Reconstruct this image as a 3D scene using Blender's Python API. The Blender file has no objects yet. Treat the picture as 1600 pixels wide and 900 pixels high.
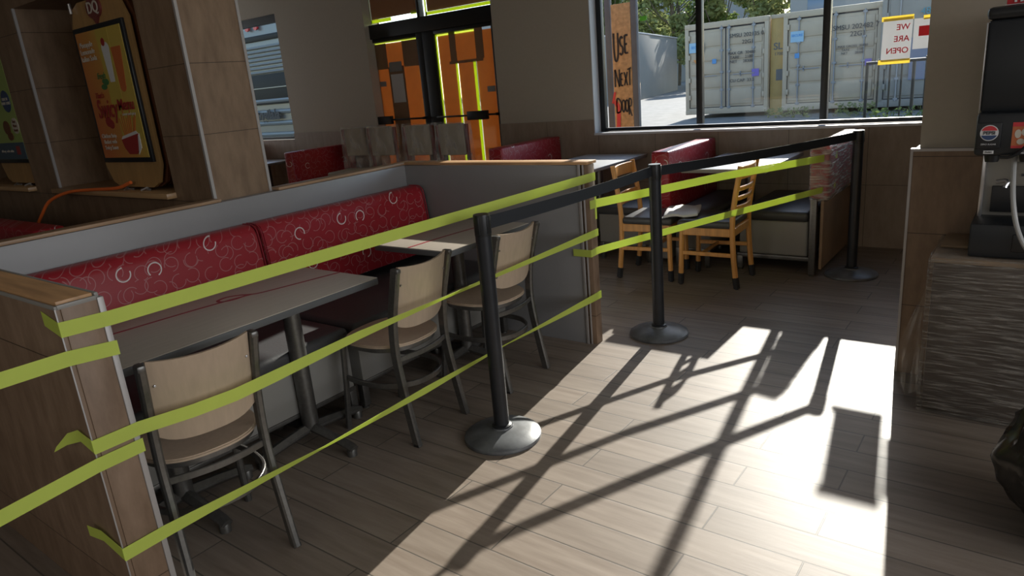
import bpy, bmesh, math, random
from mathutils import Vector, Matrix
random.seed(7)
S = bpy.context.scene
COL = S.collection
PI = math.pi

# ------------------------------------------------------------------ camera
H = 1.52
yaw, pitch, roll, F = -0.66266666, 0.28636349, 0.08871978, 1088.23
f_ = Vector((math.sin(yaw)*math.cos(pitch), math.cos(yaw)*math.cos(pitch), -math.sin(pitch)))
r_ = Vector((math.cos(yaw), -math.sin(yaw), 0))
d_ = f_.cross(r_)
r2 = r_*math.cos(roll) + d_*math.sin(roll)
d2 = -r_*math.sin(roll) + d_*math.cos(roll)
cam = bpy.data.cameras.new('camera'); cam.lens = 36*F/1600; cam.sensor_width = 36; cam.clip_end = 300
cam.clip_start = 0.02
co = bpy.data.objects.new('camera', cam); COL.objects.link(co)
M = Matrix((r2, -d2, -f_)).transposed().to_4x4(); M.translation = (0, 0, H)
co.matrix_world = M
S.camera = co

# ------------------------------------------------------------------ light
S.view_settings.view_transform = 'Standard'; S.view_settings.look = 'None'
S.view_settings.gamma = 1; S.view_settings.use_curve_mapping = False
S.view_settings.exposure = 0.18
SUN_AZ, SUN_EL = math.radians(-8.0), math.radians(24.2)     # azimuth from +Y, negative = towards -X
W = bpy.data.worlds.new('sky'); S.world = W; W.use_nodes = True
wn = W.node_tree.nodes; wl = W.node_tree.links
bg = wn['Background']; sky = wn.new('ShaderNodeTexSky'); sky.sky_type = 'NISHITA'
sky.sun_disc = False; sky.sun_elevation = SUN_EL; sky.sun_rotation = SUN_AZ
sky.air_density = 1.0; sky.dust_density = 0.4
wl.new(sky.outputs[0], bg.inputs[0]); bg.inputs[1].default_value = 0.30
sun = bpy.data.lights.new('sun', 'SUN'); sun.energy = 9.2; sun.angle = math.radians(0.55); sun.color = (1, .93, .84)
so = bpy.data.objects.new('sun', sun); COL.objects.link(so)
tos = Vector((math.sin(SUN_AZ)*math.cos(SUN_EL), math.cos(SUN_AZ)*math.cos(SUN_EL), math.sin(SUN_EL)))
so.rotation_euler = tos.to_track_quat('Z', 'Y').to_euler(); so.location = (0, 10, 8)
def area(name, loc, direction, sx, sy, e, color):
    l = bpy.data.lights.new(name, 'AREA'); l.shape = 'RECTANGLE'; l.size = sx; l.size_y = sy; l.energy = e; l.color = color
    o = bpy.data.objects.new(name, l); COL.objects.link(o); o.location = loc
    o.rotation_euler = Vector(direction).to_track_quat('-Z', 'Y').to_euler()
    return o
area('side_fill', (3.85, 1.0, 1.9), (-1, 0, -.15), 4.5, 1.8, 98, (.93, .96, 1))  # added fill light from the right, solid wall behind it
area('near_fill', (-1.0, -3.85, 1.8), (0, 1, -.1), 5, 1.8, 20, (1, .94, .86))  # added weak warm fill from behind the camera, no window there
area('left_fill', (-11.8, 5.3, 1.9), (1, -.1, 0), 0.9, 1.6, 26, (.9, .95, 1))  # added fill for the far left corner, no window there

# ------------------------------------------------------------------ materials
MATS = {}
def nm(name):
    m = bpy.data.materials.new(name); m.use_nodes = True; MATS[name] = m
    return m, m.node_tree.nodes, m.node_tree.links, m.node_tree.nodes['Principled BSDF']
def plain(name, col, rough=.5, metal=0, var=0, scale=8, bump=0, stretch=(1, 1, 1), spec=.5, trans=0):
    m, n, l, b = nm(name)
    b.inputs['Base Color'].default_value = (*col, 1); b.inputs['Roughness'].default_value = rough
    b.inputs['Metallic'].default_value = metal; b.inputs['Specular IOR Level'].default_value = spec
    if var or bump:
        tc = n.new('ShaderNodeTexCoord'); mp = n.new('ShaderNodeMapping'); mp.inputs['Scale'].default_value = stretch
        l.new(tc.outputs['Object'], mp.inputs[0])
        nz = n.new('ShaderNodeTexNoise'); nz.inputs['Scale'].default_value = scale; nz.inputs['Detail'].default_value = 6
        l.new(mp.outputs[0], nz.inputs[0])
        if var:
            cr = n.new('ShaderNodeValToRGB'); cr.color_ramp.elements[0].position = .3; cr.color_ramp.elements[1].position = .7
            cr.color_ramp.elements[0].color = (*[c*(1-var) for c in col], 1)
            cr.color_ramp.elements[1].color = (*[min(1, c*(1+var)) for c in col], 1)
            l.new(nz.outputs[0], cr.inputs[0]); l.new(cr.outputs[0], b.inputs['Base Color'])
        if bump:
            bp = n.new('ShaderNodeBump'); bp.inputs['Strength'].default_value = bump; bp.inputs['Distance'].default_value = .01
            l.new(nz.outputs[0], bp.inputs['Height']); l.new(bp.outputs[0], b.inputs['Normal'])
    return m
def math_(n, l, op, a, b=None, c=None):
    x = n.new('ShaderNodeMath'); x.operation = op
    for i, v in enumerate((a, b, c)):
        if v is None: continue
        if isinstance(v, (int, float)): x.inputs[i].default_value = v
        else: l.new(v, x.inputs[i])
    return x.outputs[0]
def mixc(n, l, fac, a, b):
    x = n.new('ShaderNodeMix'); x.data_type = 'RGBA'
    if isinstance(fac, (int, float)): x.inputs[0].default_value = fac
    else: l.new(fac, x.inputs[0])
    for i, v in ((6, a), (7, b)):
        if isinstance(v, tuple): x.inputs[i].default_value = (*v, 1)
        else: l.new(v, x.inputs[i])
    return x.outputs[2]

def floor_mat():
    m, n, l, b = nm('wood_look_floor_tile')
    tc = n.new('ShaderNodeTexCoord')
    mp = n.new('ShaderNodeMapping'); mp.inputs['Location'].default_value = (.47, -.14, 0)
    l.new(tc.outputs['Object'], mp.inputs[0])
    br = n.new('ShaderNodeTexBrick'); l.new(mp.outputs[0], br.inputs[0])
    br.inputs['Scale'].default_value = 1; br.inputs['Brick Width'].default_value = .9; br.inputs['Row Height'].default_value = .152
    br.inputs['Mortar Size'].default_value = .003; br.inputs['Mortar Smooth'].default_value = .2; br.offset = .37; br.offset_frequency = 2
    br.inputs['Color1'].default_value = (0, 0, 0, 1); br.inputs['Color2'].default_value = (1, 1, 1, 1); br.inputs['Mortar'].default_value = (.5, .5, .5, 1)
    mp2 = n.new('ShaderNodeMapping'); mp2.inputs['Scale'].default_value = (1.6, 16, 1); l.new(tc.outputs['Object'], mp2.inputs[0])
    ad = n.new('ShaderNodeVectorMath'); ad.operation = 'ADD'; l.new(mp2.outputs[0], ad.inputs[0])
    sc = n.new('ShaderNodeVectorMath'); sc.operation = 'SCALE'; sc.inputs['Scale'].default_value = 7; l.new(br.outputs['Color'], sc.inputs[0]); l.new(sc.outputs[0], ad.inputs[1])
    nz = n.new('ShaderNodeTexNoise'); nz.inputs['Scale'].default_value = 1.6; nz.inputs['Detail'].default_value = 8; nz.inputs['Roughness'].default_value = .6
    l.new(ad.outputs[0], nz.inputs[0])
    cr = n.new('ShaderNodeValToRGB'); e = cr.color_ramp.elements
    e[0].position = .3; e[0].color = (.190, .150, .118, 1); e[1].position = .75; e[1].color = (.290, .243, .200, 1)
    l.new(nz.outputs[0], cr.inputs[0])
    tint = mixc(n, l, br.outputs['Color'], (.84, .83, .82), (1.08, 1.06, 1.05))
    mu = n.new('ShaderNodeMix'); mu.data_type = 'RGBA'; mu.blend_type = 'MULTIPLY'; mu.inputs[0].default_value = 1
    l.new(cr.outputs[0], mu.inputs[6]); l.new(tint, mu.inputs[7])
    fin = mixc(n, l, br.outputs['Fac'], mu.outputs[2], (.10, .085, .07))
    l.new(fin, b.inputs['Base Color']); b.inputs['Roughness'].default_value = .48; b.inputs['Specular IOR Level'].default_value = .27
    bp = n.new('ShaderNodeBump'); bp.inputs['Strength'].default_value = .35; bp.inputs['Distance'].default_value = .004; bp.invert = True
    hh = math_(n, l, 'ADD', br.outputs['Fac'], math_(n, l, 'MULTIPLY', nz.outputs[0], .35))
    l.new(hh, bp.inputs['Height']); l.new(bp.outputs[0], b.inputs['Normal'])
    return m
floor_mat()

def tile_wood(name, c0, c1, spacing, z0, vert=None):
    """brown stone-look tile with horizontal joints every spacing (world height)"""
    m, n, l, b = nm(name)
    g = n.new('ShaderNodeNewGeometry'); sp = n.new('ShaderNodeSeparateXYZ'); l.new(g.outputs['Position'], sp.inputs[0])
    mp = n.new('ShaderNodeMapping'); mp.inputs['Scale'].default_value = (7, 7, 2.2); l.new(g.outputs['Position'], mp.inputs[0])
    nz = n.new('ShaderNodeTexNoise'); nz.inputs['Scale'].default_value = 2.2; nz.inputs['Detail'].default_value = 8; nz.inputs['Roughness'].default_value = .62
    l.new(mp.outputs[0], nz.inputs[0])
    cr = n.new('ShaderNodeValToRGB'); e = cr.color_ramp.elements
    e[0].position = .33; e[0].color = (*c0, 1); e[1].position = .68; e[1].color = (*c1, 1)
    l.new(nz.outputs[0], cr.inputs[0])
    def joint(sock, z0, spc):
        t = math_(n, l, 'FRACT', math_(n, l, 'DIVIDE', math_(n, l, 'SUBTRACT', sock, z0), spc))
        return math_(n, l, 'LESS_THAN', t, .0035/spc)
    j = joint(sp.outputs[2], z0, spacing)
    if vert:
        j = math_(n, l, 'MAXIMUM', j, joint(sp.outputs[0], vert[0], vert[1]))
    l.new(mixc(n, l, j, cr.outputs[0], tuple(c*.35 for c in c0)), b.inputs['Base Color'])
    b.inputs['Roughness'].default_value = .5
    bp = n.new('ShaderNodeBump'); bp.inputs['Strength'].default_value = .12; bp.inputs['Distance'].default_value = .003
    l.new(nz.outputs[0], bp.inputs['Height']); l.new(bp.outputs[0], b.inputs['Normal'])
    return m
tile_wood('partition_tile', (.175, .110, .064), (.270, .180, .112), .35, 1.395)
tile_wood('divider_tile', (.180, .115, .072), (.280, .190, .128), .72, .893)
tile_wood('wainscot_tile', (.255, .200, .150), (.330, .265, .205), .60, .50, (.1, .6))

def upholstery():
    m, n, l, b = nm('red_ring_upholstery')
    tc = n.new('ShaderNodeTexCoord'); sp = n.new('ShaderNodeSeparateXYZ'); l.new(tc.outputs['Object'], sp.inputs[0])
    def rings(spacing, rad, wid, ox, keep, arc, rnd):
        cb = n.new('ShaderNodeCombineXYZ')
        l.new(math_(n, l, 'ADD', math_(n, l, 'ADD', sp.outputs[1], math_(n, l, 'MULTIPLY', sp.outputs[0], .6)), ox), cb.inputs[0]); l.new(math_(n, l, 'ADD', sp.outputs[2], ox*.37), cb.inputs[1])
        vo = n.new('ShaderNodeTexVoronoi'); vo.voronoi_dimensions = '2D'; vo.inputs['Scale'].default_value = 1/spacing
        vo.inputs['Randomness'].default_value = rnd; l.new(cb.outputs[0], vo.inputs['Vector'])
        dist = math_(n, l, 'MULTIPLY', vo.outputs['Distance'], spacing)
        ring = math_(n, l, 'LESS_THAN', math_(n, l, 'ABSOLUTE', math_(n, l, 'SUBTRACT', dist, rad)), wid)
        sub = n.new('ShaderNodeVectorMath'); sub.operation = 'SUBTRACT'; l.new(cb.outputs[0], sub.inputs[0]); l.new(vo.outputs['Position'], sub.inputs[1])
        s2 = n.new('ShaderNodeSeparateXYZ'); l.new(sub.outputs[0], s2.inputs[0])
        an = math_(n, l, 'ARCTAN2', s2.outputs[1], s2.outputs[0])
        s3 = n.new('ShaderNodeSeparateColor'); l.new(vo.outputs['Color'], s3.inputs[0])
        fr = math_(n, l, 'FRACT', math_(n, l, 'ADD', math_(n, l, 'DIVIDE', an, 2*PI), s3.outputs[0]))
        mask = math_(n, l, 'LESS_THAN', fr, arc)
        kp = math_(n, l, 'LESS_THAN', s3.outputs[1], keep)
        return math_(n, l, 'MULTIPLY', math_(n, l, 'MULTIPLY', ring, mask), kp)
    thin = rings(.082, .033, .0017, 0, 1, .78, .45)
    thin2 = rings(.11, .034, .0017, 3.3, .8, .6, .8)
    bold = rings(.21, .031, .0028, 7.7, .75, .8, .6)
    base = mixc(n, l, math_(n, l, 'MULTIPLY', math_(n, l, 'MAXIMUM', thin, thin2), .55), (.35, .016, .026), (.50, .28, .28))
    fin = mixc(n, l, bold, base, (.75, .68, .66))
    l.new(fin, b.inputs['Base Color']); b.inputs['Roughness'].default_value = .38
    return m
upholstery()

def glass_mat():
    m = bpy.data.materials.new('clear_glass'); m.use_nodes = True; MATS['clear_glass'] = m
    n, l = m.node_tree.nodes, m.node_tree.links; n.remove(n['Principled BSDF'])
    t = n.new('ShaderNodeBsdfTransparent'); t.inputs[0].default_value = (.95, .97, .97, 1)
    g = n.new('ShaderNodeBsdfGlossy'); g.inputs['Roughness'].default_value = .02
    lw = n.new('ShaderNodeLayerWeight'); lw.inputs[0].default_value = .5
    fr = math_(n, l, 'ADD', math_(n, l, 'MULTIPLY', math_(n, l, 'POWER', lw.outputs['Facing'], 5), .9), .025)
    mx = n.new('ShaderNodeMixShader'); l.new(fr, mx.inputs[0]); l.new(t.outputs[0], mx.inputs[1]); l.new(g.outputs[0], mx.inputs[2])
    l.new(mx.outputs[0], n['Material Output'].inputs[0])
glass_mat()
def film_mat(name, tr, col, scale=(4, 4, 60), rough=.25, opac=.35, bump=.8):
    m = bpy.data.materials.new(name); m.use_nodes = True; MATS[name] = m
    n, l = m.node_tree.nodes, m.node_tree.links; b = n['Principled BSDF']
    b.inputs['Base Color'].default_value = (*col, 1); b.inputs['Roughness'].default_value = rough
    t = n.new('ShaderNodeBsdfTransparent')
    tc = n.new('ShaderNodeTexCoord'); mp = n.new('ShaderNodeMapping'); mp.inputs['Scale'].default_value = scale; mp.inputs['Rotation'].default_value = (.12, .12, 0)
    l.new(tc.outputs['Object'], mp.inputs[0])
    nz = n.new('ShaderNodeTexNoise'); nz.inputs['Scale'].default_value = 1; nz.inputs['Detail'].default_value = 5; l.new(mp.outputs[0], nz.inputs[0])
    bp = n.new('ShaderNodeBump'); bp.inputs['Strength'].default_value = bump; bp.inputs['Distance'].default_value = .02
    l.new(nz.outputs[0], bp.inputs['Height']); l.new(bp.outputs[0], b.inputs['Normal'])
    cr = n.new('ShaderNodeValToRGB'); e = cr.color_ramp.elements; e[0].position = .45; e[1].position = .68
    e[0].color = (opac*.35,)*3+(1,); e[1].color = (min(1, opac*1.7),)*3+(1,); l.new(nz.outputs[0], cr.inputs[0])
    mx = n.new('ShaderNodeMixShader'); l.new(cr.outputs[0], mx.inputs[0]); l.new(t.outputs[0], mx.inputs[1]); l.new(b.outputs[0], mx.inputs[2])
    l.new(mx.outputs[0], n['Material Output'].inputs[0])
film_mat('stretch_film', .6, (.75, .75, .75), opac=.38)
film_mat('bench_film', .6, (.72, .66, .60), scale=(9, 9, 70), opac=.68, rough=.25, bump=1)
film_mat('loose_film', .6, (.8, .8, .78), scale=(14, 14, 7), opac=.22, rough=.2)
def translucent(name, col, frac, transp=0., var=.12, scale=10, rough=.6):
    m = bpy.data.materials.new(name); m.use_nodes = True; MATS[name] = m
    n, l = m.node_tree.nodes, m.node_tree.links; b = n['Principled BSDF']
    b.inputs['Roughness'].default_value = rough
    nz = n.new('ShaderNodeTexNoise'); nz.inputs['Scale'].default_value = scale; nz.inputs['Detail'].default_value = 5
    tc = n.new('ShaderNodeTexCoord'); l.new(tc.outputs['Object'], nz.inputs[0])
    c = mixc(n, l, nz.outputs[0], tuple(x*(1-var) for x in col), tuple(min(1, x*(1+var)) for x in col))
    l.new(c, b.inputs['Base Color'])
    tr = n.new('ShaderNodeBsdfTranslucent'); l.new(c, tr.inputs[0])
    mx = n.new('ShaderNodeMixShader'); mx.inputs[0].default_value = frac; l.new(b.outputs[0], mx.inputs[1]); l.new(tr.outputs[0], mx.inputs[2])
    out = mx
    if transp:
        tp = n.new('ShaderNodeBsdfTransparent'); m2 = n.new('ShaderNodeMixShader'); m2.inputs[0].default_value = transp
        l.new(mx.outputs[0], m2.inputs[1]); l.new(tp.outputs[0], m2.inputs[2]); out = m2
    l.new(out.outputs[0], n['Material Output'].inputs[0])
translucent('lime_tape', (.74, .86, .17), .35, .10, .05)
translucent('lime_gap_strip', (.70, .80, .10), .42, .0, .03)  # lime strips standing in for light through gaps between the door sheets
translucent('orange_kraft_sheet', (.66, .33, .105), .25, 0, .10)
translucent('brown_kraft_sheet', (.38, .20, .10), .12, 0, .12)
translucent('white_paper', (.80, .80, .80), .35, 0, .02)
translucent('yellow_tape', (.92, .78, .25), .55, 0, .03)
translucent('leaf_green', (.16, .22, .06), .4, 0, .5, 1.5)
translucent('leaf_pale', (.30, .33, .13), .4, 0, .5, 1.5)

plain('laminate_grey', (.265, .260, .262), .38, var=.04, scale=3)
plain('metal_trim', (.42, .40, .39), .45, .3)
plain('wood_cap', (.50, .29, .14), .42, var=.28, scale=3, stretch=(1, 9, 9), bump=.1)
plain('wood_cap_y', (.34, .215, .125), .42, var=.22, scale=3, stretch=(9, 1, 9), bump=.1)
plain('table_laminate', (.52, .46, .39), .34, var=.05, scale=4, stretch=(14, 1, 1))
plain('table_white', (.74, .74, .74), .3)
plain('table_edge', (.11, .115, .12), .45)
plain('red_inlay', (.30, .015, .03), .4)
plain('chair_laminate', (.50, .385, .280), .4, var=.06, scale=5, stretch=(12, 12, 1))
plain('gunmetal', (.17, .165, .155), .38, .75, var=.12, scale=60)
plain('black_vinyl', (.062, .062, .064), .42, bump=.08, scale=90)
plain('black_plastic', (.012, .013, .015), .4)
plain('black_rubber', (.014, .014, .016), .6)
plain('stanchion_black', (.016, .018, .022), .36, var=.2, scale=20, bump=.05)
plain('stanchion_base_black', (.11, .115, .12), .38, var=.5, scale=9, bump=.2)
plain('belt_black', (.014, .017, .022), .75)
plain('black_frame', (.010, .012, .013), .4)
plain('wall_paint', (.44, .395, .32), .75, var=.02, scale=40)
plain('white_trim', (.62, .62, .64), .5)
plain('ceiling_paint', (.55, .54, .52), .8)
plain('anti_bounce_dark', (.09, .07, .055), .8)  # dark tone of the layer added to cut bounce off the outer wall
plain('orange_wood', (.66, .315, .090), .35, var=.16, scale=5, stretch=(9, 9, 1))
plain('bench_grey', (.27, .26, .24), .4)
plain('kraft_board', (.30, .20, .12), .6, var=.2, scale=4)
plain('cream_vinyl', (.42, .37, .29), .6)
plain('dark_red_wood', (.16, .02, .012), .35)
plain('sign_wood', (.38, .22, .080), .45, var=.12, scale=3, stretch=(8, 8, 1))
plain('ledge_wood', (.44, .27, .13), .32, var=.15, scale=3, stretch=(1, 8, 8))
plain('steel', (.55, .55, .56), .28, .9)
plain('orange_cord', (.80, .16, .03), .5)
plain('asphalt', (.235, .225, .21), .9, var=.18, scale=2.5)
plain('container_cream', (.49, .405, .30), .6, var=.05, scale=3)
plain('container_seal', (.06, .06, .07), .7)  # even dark tone of the seal behind the door leaves
plain('container_grey', (.25, .24, .215), .6, var=.08, scale=3)
plain('container_rod', (.28, .29, .31), .45, .3)
plain('yellow_panel', (.48, .33, .12), .6, var=.1, scale=3)
plain('ink', (.05, .05, .055), .7)
plain('ink_grey', (.16, .16, .16), .7)
plain('blue_sticker', (.10, .30, .62), .5)
plain('pale_blue_sticker', (.32, .52, .68), .5)
plain('purple_sticker', (.20, .15, .50), .5)
plain('orange_sticker', (.75, .30, .08), .5)
plain('concrete_grey', (.27, .265, .25), .8, var=.05, scale=.6)
plain('osb', (.52, .30, .135), .8, var=.25, scale=26, stretch=(1, 1, 1))
plain('grey_post', (.13, .13, .14), .8, var=.15, scale=6)
plain('spray_black', (.03, .025, .025), .8)
plain('spray_red', (.65, .05, .05), .6)
plain('neon_green', (.25, .95, .10), .6)
translucent('red_ink', (.85, .13, .15), .6, 0, .02)
plain('trailer_silver', (.22, .235, .235), .35, .3)
plain('trailer_dark', (.02, .023, .025), .5, spec=.2)
plain('lamp_red', (.55, .03, .04), .25)
plain('bark', (.14, .11, .08), .9, var=.3, scale=8)
plain('teal_paint', (.05, .25, .32), .6)
plain('building_pale', (.30, .30, .30), .8)
plain('window_blue', (.12, .18, .28), .2)
plain('wrapped_cabinet_wood', (.060, .042, .030), .55, var=.3, scale=3)
plain('cardboard', (.26, .18, .11), .8, var=.12, scale=6)
plain('machine_black', (.011, .014, .018), .42)
plain('machine_steel', (.26, .245, .215), .4, .35, var=.12, scale=5)
plain('hose_grey', (.38, .38, .37), .4)
plain('badge_red', (.55, .03, .04), .4); plain('badge_blue', (.02, .05, .14), .4); plain('badge_white', (.62, .62, .62), .5)
plain('badge_orange', (.50, .14, .05), .5)
plain('bag_black', (.018, .017, .016), .22)
plain('poster_orange', (.50, .125, .03), .4); plain('poster_yellow', (.48, .36, .06), .4); plain('poster_green', (.30, .40, .10), .4)
plain('poster_navy', (.04, .08, .12), .4); plain('poster_red', (.30, .02, .02), .4); plain('poster_white', (.55, .50, .42), .5)
plain('poster_brown', (.14, .05, .02), .5); plain('poster_leaf', (.05, .16, .05), .5)
plain('logo_red', (.16, .035, .03), .4)
plain('plaster_dark', (.10, .075, .05), .7)

def poster_mat():
    m, n, l, b = nm('poster_blend')
    tc = n.new('ShaderNodeTexCoord'); sp = n.new('ShaderNodeSeparateXYZ'); l.new(tc.outputs['Generated'], sp.inputs[0])
    cr = n.new('ShaderNodeValToRGB'); e = cr.color_ramp.elements
    e[0].position = .1; e[0].color = (.50, .14, .035, 1); e[1].position = .75; e[1].color = (.52, .38, .07, 1)
    e2 = e.new(.5); e2.color = (.52, .24, .045, 1)
    l.new(math_(n, l, 'ADD', math_(n, l, 'MULTIPLY', sp.outputs[0], .7), math_(n, l, 'MULTIPLY', sp.outputs[2], .3)), cr.inputs[0])
    l.new(cr.outputs[0], b.inputs['Base Color']); b.inputs['Roughness'].default_value = .35
poster_mat()

# ------------------------------------------------------------------ mesh helpers
def B(): return bmesh.new()
def box(bm, x0, x1, y0, y1, z0, z1, bev=0, seg=2):
    r = bmesh.ops.create_cube(bm, size=1)
    for v in r['verts']:
        v.co = Vector(((x0+x1)/2+v.co.x*(x1-x0), (y0+y1)/2+v.co.y*(y1-y0), (z0+z1)/2+v.co.z*(z1-z0)))
    if bev:
        es = list({e for v in r['verts'] for e in v.link_edges})
        bmesh.ops.bevel(bm, geom=es, offset=bev, segments=seg, affect='EDGES', profile=.5)
    return bm
def prism(bm, poly, axis, a, b):
    def P(u, v, w):
        return {'z': (u, v, w), 'y': (u, w, v), 'x': (w, u, v)}[axis]
    A = [bm.verts.new(P(u, v, a)) for u, v in poly]; Bv = [bm.verts.new(P(u, v, b)) for u, v in poly]
    fs = [bm.faces.new(A), bm.faces.new(Bv[::-1])]
    for i in range(len(poly)):
        j = (i+1) % len(poly); fs.append(bm.faces.new((A[i], Bv[i], Bv[j], A[j])))
    bmesh.ops.recalc_face_normals(bm, faces=fs)
    return bm
def smoothpath(pts, n=6):
    if len(pts) < 3: return [Vector(p) for p in pts]
    P = [Vector(p) for p in pts]; P = [P[0]*2-P[1]]+P+[P[-1]*2-P[-2]]; out = []
    for i in range(1, len(P)-2):
        for k in range(n):
            t = k/n; a, b, c, d = P[i-1], P[i], P[i+1], P[i+2]
            out.append(.5*((2*b)+(c-a)*t+(2*a-5*b+4*c-d)*t*t+(-a+3*b-3*c+d)*t**3))
    out.append(P[-2]); return out
def sweep(bm, pts, prof, up=(0, 0, 1), closed=False):
    """prof: list of (side, up) offsets"""
    pts = [Vector(p) for p in pts]; N = len(pts); rings = []; up = Vector(up)
    for i, p in enumerate(pts):
        if closed: t = pts[(i+1) % N]-pts[i-1]
        else: t = pts[min(i+1, N-1)]-pts[max(i-1, 0)]
        t.normalize(); s = t.cross(up)
        if s.length < 1e-4: s = t.cross(Vector((1, 0, 0)))
        s.normalize(); u = s.cross(t)
        pr = prof(i/(N-1)) if callable(prof) else prof
        rings.append([bm.verts.new(p+s*a+u*b) for a, b in pr])
    K = len(rings[0]); fs = []
    for i in range(N if closed else N-1):
        A, C = rings[i], rings[(i+1) % N]
        for k in range(K): fs.append(bm.faces.new((A[k], A[(k+1) % K], C[(k+1) % K], C[k])))
    if not closed: fs += [bm.faces.new(rings[0][::-1]), bm.faces.new(rings[-1])]
    bmesh.ops.recalc_face_normals(bm, faces=fs)
    return bm
def circ(r, n=10): return [(r*math.cos(2*PI*k/n), r*math.sin(2*PI*k/n)) for k in range(n)]
def rect(w, h, c=.15):
    a, b = w/2, h/2; e = min(a, b)*c*2
    return [(a, -b+e), (a, b-e), (a-e, b), (-a+e, b), (-a, b-e), (-a, -b+e), (-a+e, -b), (a-e, -b)]
def tube(bm, pts, r, n=10, sm=0):
    return sweep(bm, smoothpath(pts, sm) if sm else pts, circ(r, n))
def lathe(bm, prof, c=(0, 0, 0), n=32):
    rings = []
    for r, z in prof:
        if r < 1e-5: rings.append([bm.verts.new((c[0], c[1], c[2]+z))])
        else: rings.append([bm.verts.new((c[0]+r*math.cos(2*PI*k/n), c[1]+r*math.sin(2*PI*k/n), c[2]+z)) for k in range(n)])
    fs = []
    for A, C in zip(rings, rings[1:]):
        for k in range(n):
            j = (k+1) % n
            if len(A) == 1 and len(C) == 1: continue
            if len(A) == 1: fs.append(bm.faces.new((A[0], C[k], C[j])))
            elif len(C) == 1: fs.append(bm.faces.new((A[k], A[j], C[0])))
            else: fs.append(bm.faces.new((A[k], A[j], C[j], C[k])))
    bmesh.ops.recalc_face_normals(bm, faces=fs)
    return bm
def disc(bm, c, r, axis='y', th=.002, n=24, sx=1):
    poly = [(c[0]+r*sx*math.cos(2*PI*k/n), c[2]+r*math.sin(2*PI*k/n)) for k in range(n)] if axis == 'y' else \
           [(c[1]+r*math.cos(2*PI*k/n), c[2]+r*math.sin(2*PI*k/n)) for k in range(n)]
    w = c[1] if axis == 'y' else c[0]
    return prism(bm, poly, axis, w-th/2, w+th/2)
def ribbon(bm, pts, ws, th=.0008):
    """pts: centre points, ws: half-width vectors"""
    A = [Vector(p)+Vector(w) for p, w in zip(pts, ws)]; C = [Vector(p)-Vector(w) for p, w in zip(pts, ws)]
    N = len(pts); V = []
    for i in range(N):
        t = Vector(pts[min(i+1, N-1)])-Vector(pts[max(i-1, 0)]); nn = t.cross(Vector(ws[i])); nn.normalize(); nn *= th/2
        V.append([bm.verts.new(A[i]+nn), bm.verts.new(A[i]-nn), bm.verts.new(C[i]-nn), bm.verts.new(C[i]+nn)])
    fs = []
    for a, b in zip(V, V[1:]):
        for k in range(4): fs.append(bm.faces.new((a[k], a[(k+1) % 4], b[(k+1) % 4], b[k])))
    fs += [bm.faces.new(V[0]), bm.faces.new(V[-1][::-1])]
    bmesh.ops.recalc_face_normals(bm, faces=fs)
    return bm
def mk(name, bm, mat, parent=None, loc=None, angle=35, smooth=True):
    me = bpy.data.meshes.new(name); bm.to_mesh(me); bm.free()
    if smooth:
        for p in me.polygons: p.use_smooth = True
        me.set_sharp_from_angle(angle=math.radians(angle))
    o = bpy.data.objects.new(name, me); COL.objects.link(o); me.materials.append(MATS[mat])
    if parent: o.parent = parent
    if loc: o.location = loc
    return o
def tag(o, label, cat, group=None, kind=None):
    o['label'] = label; o['category'] = cat
    if group: o['group'] = group
    if kind: o['kind'] = kind
    return o
def struct(o, label=None, cat=None):
    o['kind'] = 'structure'
    if label: o['label'] = label
    if cat: o['category'] = cat
    return o
def thing(name, label, cat, loc=(0, 0, 0), rz=0, group=None, kind=None):
    o = bpy.data.objects.new(name, None); o.empty_display_size = .1; COL.objects.link(o)
    o.location = loc; o.rotation_euler = (0, 0, rz)
    return tag(o, label, cat, group, kind)
def kids(o): return [c for c in COL.objects if c.parent == o]
def copy_thing(root, loc, rz, label, group=None):
    r = root.copy(); COL.objects.link(r); r.location = loc; r.rotation_euler = (0, 0, rz); r['label'] = label
    if group: r['group'] = group
    for ch in kids(root):
        c = ch.copy(); COL.objects.link(c); c.parent = r
        for g in kids(ch):
            d = g.copy(); COL.objects.link(d); d.parent = c
    return r
def recenter(o):
    """put a single-mesh thing's origin at the middle of its base"""
    vs = [v.co for v in o.data.vertices]
    c = Vector(((min(v.x for v in vs)+max(v.x for v in vs))/2, (min(v.y for v in vs)+max(v.y for v in vs))/2, min(v.z for v in vs)))
    for v in o.data.vertices: v.co -= c
    o.location = o.location + c
    return o
def text(name, s, size, mat, parent, loc, rx=PI/2, rz=0, ry=0, sx=1, ext=.001, align='CENTER', shear=0, bold=0, space=1, line=1):
    cu = bpy.data.curves.new(name, 'FONT'); cu.body = s; cu.size = size; cu.extrude = ext; cu.align_x = align; cu.align_y = 'CENTER'
    cu.shear = shear; cu.offset = bold; cu.space_character = space; cu.space_line = line
    t = bpy.data.objects.new('tmp', cu); COL.objects.link(t)
    dg = bpy.context.evaluated_depsgraph_get(); dg.update()
    me = bpy.data.meshes.new_from_object(t.evaluated_get(dg)); bpy.data.objects.remove(t)
    o = bpy.data.objects.new(name, me); COL.objects.link(o); me.materials.clear(); me.materials.append(MATS[mat])
    o.location = loc; o.rotation_euler = (rx, ry, rz); o.scale = (sx, 1, 1)
    if parent: o.parent = parent
    return o

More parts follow.
